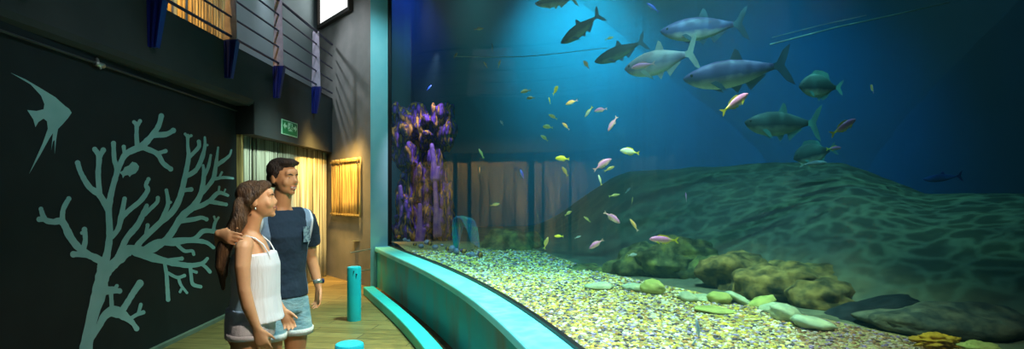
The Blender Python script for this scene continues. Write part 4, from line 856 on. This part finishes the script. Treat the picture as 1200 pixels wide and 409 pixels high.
def face_parts(root, C_, R, s, male):
    def T(x, y, z): return C_+R @ (Vector((x, y, z))*s)
    for sx in (-1, 1):
        m_ = MB(); m_.ell(T(sx*.031, -.0700, .003), (.0130*s, .0085*s, .0055*s), R, 14, 10); e = m_.build('eye', M['eyewhite'], root)
        m_ = MB(); m_.ell(T(sx*.030, -.0772, .003), (.0066*s, .0030*s, .0054*s), R, 10, 8); m_.build('iris', M['iris'], e)
        m_ = MB(); m_.tube([T(sx*.014, -.089, .023), T(sx*.030, -.0865, .028), T(sx*.047, -.073, .024)], [.0030*s, .0040*s, .0022*s], 8); m_.build('eyebrow', M['hair_man' if male else 'hair_woman'], root)
    zl = -.066 if male else -.060
    m_ = MB(); m_.tube([T(-.024, -.080, -.051), T(-.008, -.0945, -.053), T(.008, -.0945, -.053), T(.024, -.080, -.051)], [.0022*s, .0042*s, .0042*s, .0022*s], 8)
    m_.tube([T(-.022, -.080, zl), T(0, -.0945, zl-.003), T(.022, -.080, zl)], [.002*s, .005*s, .002*s], 8); m_.build('lips', M['lip'], root)
    if not male: return
    m_ = MB(); m_.tube([T(-.019, -.083, -.058), T(0, -.0940, -.060), T(.019, -.083, -.058)], [.0038*s, .005*s, .0038*s], 8); m_.build('teeth', M['teeth'], root)
def rotm(yaw=0, pitch=0, roll=0):
    return Matrix.Rotation(radians(yaw), 3, 'Z') @ Matrix.Rotation(radians(pitch), 3, 'X') @ Matrix.Rotation(radians(roll), 3, 'Y')
def legs(mb, k, w=.09, fat=1., kneeb=0):
    for s in (-1, 1):
        mb.tube([(s*w*.95, 0, .92*k), (s*w*1.0, -.005, .80*k), (s*w*1.02, -.01, .66*k), (s*w, -.012, .50*k), (s*w*1.02, .012, .36*k), (s*w, .016, .20*k), (s*w, .018, .10*k), (s*w, .02, .055)],
                [.088*fat, .090*fat, .074*fat, .055*fat, .054*fat, .038*fat, .032*fat, .034*fat], 18)
        mb.tube([(s*w, .045, .048), (s*w, -.02, .052), (s*w*1.1, -.10, .036), (s*w*1.15, -.165, .028)], [(.032, .030), (.036, .036), (.044, .022), (.036, .014)], 14, side=(1, 0, 0))
def sandal(root, x):
    m_ = MB(); m_.tube([(x, .06, .010), (x, -.03, .010), (x*1.1, -.10, .010), (x*1.15, -.185, .010)], [(.036, .009), (.036, .009), (.050, .009), (.036, .009)], 14, side=(1, 0, 0))
    st = m_.build('sandal', M['leather'], root)
    m_ = MB(); m_.tube([(x-.045, -.09, .015), (x-.02, -.09, .060), (x+.03, -.09, .060), (x+.055, -.09, .015)], [(.016, .004)]*4, 10, side=(0, 1, 0)); m_.build('strap', M['leather'], st)

# the man
ML, MR = Vector((-1.50, 3.62, 0)), radians(56)
def ml(x, y, z): return Matrix.Rotation(-MR, 3, 'Z') @ (Vector((x, y, z))-ML)
k = 1.815/1.80
b = MB(); b.tube([(0, 0, .88*k), (0, 0, .98*k), (0, 0, 1.10*k), (0, -.005, 1.22*k), (0, -.008, 1.34*k), (0, .0, 1.43*k), (0, .008, 1.50*k)],
                 [(.155, .105), (.158, .108), (.138, .095), (.150, .102), (.165, .108), (.150, .090), (.075, .065)], 24, side=(1, 0, 0))
b.tube([(0, .012, 1.46*k), (0, .004, 1.54*k), (-.0, -.012, 1.63*k)], [.062, .057, .056], 16)
mh = Vector((-.012, -.035, 1.715*k)); mR = rotm(12, 4, -4)
head(b, mh, mR, 1.0, True); legs(b, k)
for s in (-1, 1): b.tube([(s*.06, .01, 1.47*k), (s*.13, .005, 1.455*k), (s*.178, 0, 1.432*k)], [.040, .045, .046], 14)
b.tube([(.180, 0, 1.435*k), (.225, .02, 1.31*k), (.25, .045, 1.18*k)], [.046, .044, .038], 16)
b.tube([(.25, .045, 1.18*k), (.262, .02, 1.09*k), (.262, -.022, .985*k)], [.039, .037, .026], 14)
hand(b, (.262, -.024, .975*k), (-.12, -.14, -1), (-1, .1, 0), (0, -1, 0), .30, 1.0)
sR = Vector((-.185, 0, 1.44*k)); el = ml(-1.72, 3.30, 1.30); wr = ml(-1.60, 3.03, 1.405)
b.tube([sR, sR.lerp(el, .5), el], [.054, .046, .038], 16); b.tube([el, el.lerp(wr, .4), wr], [.038, .036, .026], 14)
hw = Matrix.Rotation(-MR, 3, 'Z')
hand(b, wr, hw @ Vector((1, -.52, -.20)), hw @ Vector((.35, 1, -.2)), (0, 0, 1), .30, .96, .05, .45)
man = b.build('person', M['skin_man'], remesh=.006, smooth_it=4); man.location = ML; man.rotation_euler = (0, 0, MR)
tag(man, 'smiling short-haired man in navy t-shirt and pale denim shorts, arm around the woman', 'person', kind='thing')
face_parts(man, mh, mR, 1.0, True)
def T_(C_, R): return lambda x, y, z: C_+R @ Vector((x, y, z))
t = T_(mh, mR); h_ = MB()
h_.ell(t(0, .026, .046), (.080, .094, .084), mR, 28, 18, .05, 4, 3); h_.ell(t(0, -.030, .098), (.060, .060, .030), mR, 24, 14, .10, 4, 5); h_.ell(t(0, .078, -.005), (.062, .034, .066), mR, 20, 12, .05, 5, 6)
h_.ell(t(.020, -.066, .096), (.040, .026, .018), mR, 18, 10, .1, 5, 8)
for s in (-1, 1): h_.ell(t(s*.073, .006, .026), (.010, .026, .036), mR, 14, 10)
h_.build('hair', M['hair_man'], man, remesh=.007)
h_ = MB(); h_.tube([(0, 0, .945*k), (0, 0, 1.0*k), (0, 0, 1.10*k), (0, -.006, 1.22*k), (0, -.010, 1.34*k), (0, .0, 1.43*k), (0, .010, 1.497*k)],
                  [(.176, .128), (.174, .124), (.158, .112), (.166, .116), (.180, .122), (.164, .102), (.086, .076)], 30, side=(1, 0, 0), rnd=False)
for s in (-1, 1): h_.tube([(s*.05, .01, 1.475*k), (s*.12, .005, 1.47*k), (s*.185, 0, 1.445*k)], [.050, .058, .066], 18, rnd=False)
h_.tube([(.165, 0, 1.450*k), (.215, .012, 1.36*k), (.242, .028, 1.265*k)], [.074, .068, .063], 18, rnd=False)
q = el-sR; h_.tube([sR+Vector((.02, 0, .01)), sR+q*.35, sR+q*.62], [.066, .063, .058], 18, rnd=False)
sh = h_.build('t_shirt', M['tshirt'], man, remesh=.008, smooth_it=3)
h_ = MB(); h_.prism([(.062, -.135, 1.30*k), (.135, -.105, 1.30*k), (.135, -.105, 1.40*k), (.062, -.135, 1.40*k)], (.004, .010, 0)); h_.build('chest_pocket', M['pocket'], sh, smooth=False)
h_ = MB(); h_.tube([(.080*cos(a_*pi/8), .004+.070*sin(a_*pi/8), (1.495+.012*sin(a_*pi/8))*k) for a_ in range(17)], .009, 8, rnd=False); h_.build('collar', M['tshirt'], sh)
def shorts(root, k, zt, zb, hw_, hd, legw, flare, mat, cuffmat, w=.09, cuffh=.035):
    h_ = MB(); h_.tube([(0, 0, zt), (0, 0, zt-.08), (0, .002, zt-.17)], [(hw_*.94, hd*.94), (hw_, hd), (hw_, hd*.98)], 28, side=(1, 0, 0), rnd=False)
    for s in (-1, 1): h_.tube([(s*w*.9, 0, zt-.10), (s*w*1.0, -.004, (zt+zb)/2-.02), (s*w*1.10, -.008, zb)], [(legw, legw*1.05), (legw*1.0, legw*1.08), (legw*flare, legw*flare*1.06)], 24, side=(1, 0, 0), rnd=False)
    o = h_.build('shorts', mat, root, remesh=.008, smooth_it=2)
    for s in (-1, 1):
        h_ = MB(); h_.tube([(s*w*1.10, -.008, zb+cuffh), (s*w*1.10, -.008, zb-.004)], [(legw*flare*1.03, legw*flare*1.09)]*2, 28, side=(1, 0, 0), rnd=False); h_.build('cuff', cuffmat, o)
    return o
shorts(man, k, 1.02*k, .705, .166, .124, .094, 1.10, M['denim'], M['cuff'])
h_ = MB(); wv = Vector((.262, -.016, 1.0*k)); h_.tube([wv, wv+Vector((.0, .006, .026))], .031, 18, rnd=False); wa = h_.build('wristwatch', M['steel'], man)
h_ = MB(); h_.tube([wv+Vector((.028, -.005, .012)), wv+Vector((.040, -.008, .012))], .017, 16, rnd=False); h_.build('watch_face', M['rail'], wa)
for s in (-1, 1): sandal(man, s*.09)

# the woman
WL, WR = Vector((-1.485, 3.15, 0)), radians(103); k = 1.69/1.80
b = MB(); b.tube([(0, .01, .88*k), (0, .012, .96*k), (0, .0, 1.10*k), (0, -.01, 1.22*k), (0, -.02, 1.33*k), (0, -.005, 1.43*k), (0, .006, 1.49*k)],
                 [(.150, .110), (.155, .118), (.112, .084), (.122, .092), (.132, .098), (.122, .076), (.055, .052)], 24, side=(1, 0, 0))
for s in (-1, 1): b.ell((s*.058, -.080, 1.300*k), (.050, .045, .050), None, 18, 12)
b.tube([(0, .006, 1.45*k), (0, -.008, 1.54*k), (0, -.022, 1.60*k)], [.048, .045, .046], 16)
wh = Vector((0, -.042, 1.690*k)); wR = rotm(2, -7, 0)
head(b, wh, wR, .95, False); legs(b, k, .083, .98)
for s in (-1, 1): b.tube([(s*.05, .01, 1.455*k), (s*.11, .0, 1.44*k), (s*.155, 0, 1.42*k)], [.034, .040, .045], 14)
b.tube([(-.155, 0, 1.42*k), (-.185, .0, 1.31*k), (-.195, -.01, 1.19*k)], [.045, .040, .033], 16)
b.tube([(-.195, -.01, 1.19*k), (-.192, -.03, 1.09*k), (-.180, -.072, .955*k)], [.034, .034, .022], 14)
hand(b, (-.180, -.074, .950*k), (.06, -.30, -1), (1, -.0, 0), (0, -1, 0), .28, .92)
b.tube([(.155, 0, 1.42*k), (.185, .0, 1.31*k), (.19, -.02, 1.19*k)], [.045, .040, .033], 16)
b.tube([(.19, -.02, 1.19*k), (.185, -.07, 1.10*k), (.16, -.14, .99*k)], [.034, .034, .022], 14)
hand(b, (.16, -.142, .985*k), (-.1, -.5, -1), (-1, .0, 0), (0, -1, 0), .35, .92)
wm = b.build('person', M['skin_woman'], remesh=.006, smooth_it=4); wm.location = WL; wm.rotation_euler = (0, 0, WR)
tag(wm, 'woman with long brown hair in profile, wearing loose white camisole and white shorts', 'person', kind='thing')
face_parts(wm, wh, wR, .95, False)
t = T_(wh, wR); h_ = MB()
h_.ell(t(0, .030, .040), (.078, .088, .080), wR, 28, 18, .04, 4, 3); h_.ell(t(0, -.030, .080), (.058, .050, .034), wR, 24, 14, .05, 4, 5); h_.ell(t(0, .070, -.020), (.064, .044, .070), wR, 20, 12)
for s in (-1, 1): h_.tube([t(s*.040, -.052, .070), t(s*.070, -.010, .040), t(s*.074, .035, .0)], [.016, .019, .026], 10)
for a_, (dx, dy) in enumerate(((-.05, .0), (-.02, .015), (.02, .010), (-.085, -.01))):
    h_.tube([t(dx*.6, .085, -.01), t(dx, .105+dy, -.10), Vector((dx*1.2, .125+dy, 1.40*k)), Vector((dx*1.35, .135+dy, 1.30*k)), Vector((dx*1.3, .125+dy, (1.17+.03*a_)*k))], [.040, .042, .036, .028, .010], 12)
h_.build('hair', M['hair_woman'], wm, remesh=.007, smooth_it=1)
h_ = MB(); h_.tube([(0, -.022, 1.375*k), (0, -.026, 1.30*k), (0, -.03, 1.22*k), (0, -.03, 1.12*k), (0, -.028, 1.02*k), (0, -.030, .965*k)],
                  [(.137, .116), (.143, .132), (.142, .128), (.144, .128), (.158, .142), (.166, .152)], 34, side=(1, 0, 0), rnd=False)
ca = h_.build('camisole', M['whitecloth'], wm, remesh=.008, smooth_it=2)
for s in (-1, 1):
    h_ = MB(); h_.tube([(s*.082, -.118, 1.34*k), (s*.084, -.108, 1.385*k), (s*.088, -.085, 1.43*k), (s*.092, -.045, 1.468*k), (s*.094, .0, 1.482*k), (s*.090, .042, 1.46*k), (s*.082, .072, 1.42*k), (s*.075, .09, 1.36*k)], [(.009, .0035)]*8, 10, side=(1, 0, 0), rnd=False); h_.build('strap', M['whitecloth'], ca)
shorts(wm, k, 1.05*k, .835, .163, .132, .094, 1.06, M['shortswhite'], M['shortswhite'], .083, .025)
for s in (-1, 1): sandal(wm, s*.083)
h_ = MB(); h_.ell(t(-.080, .008, -.045), (.005, .005, .008), wR, 10, 8); h_.build('earring', M['steel'], wm)
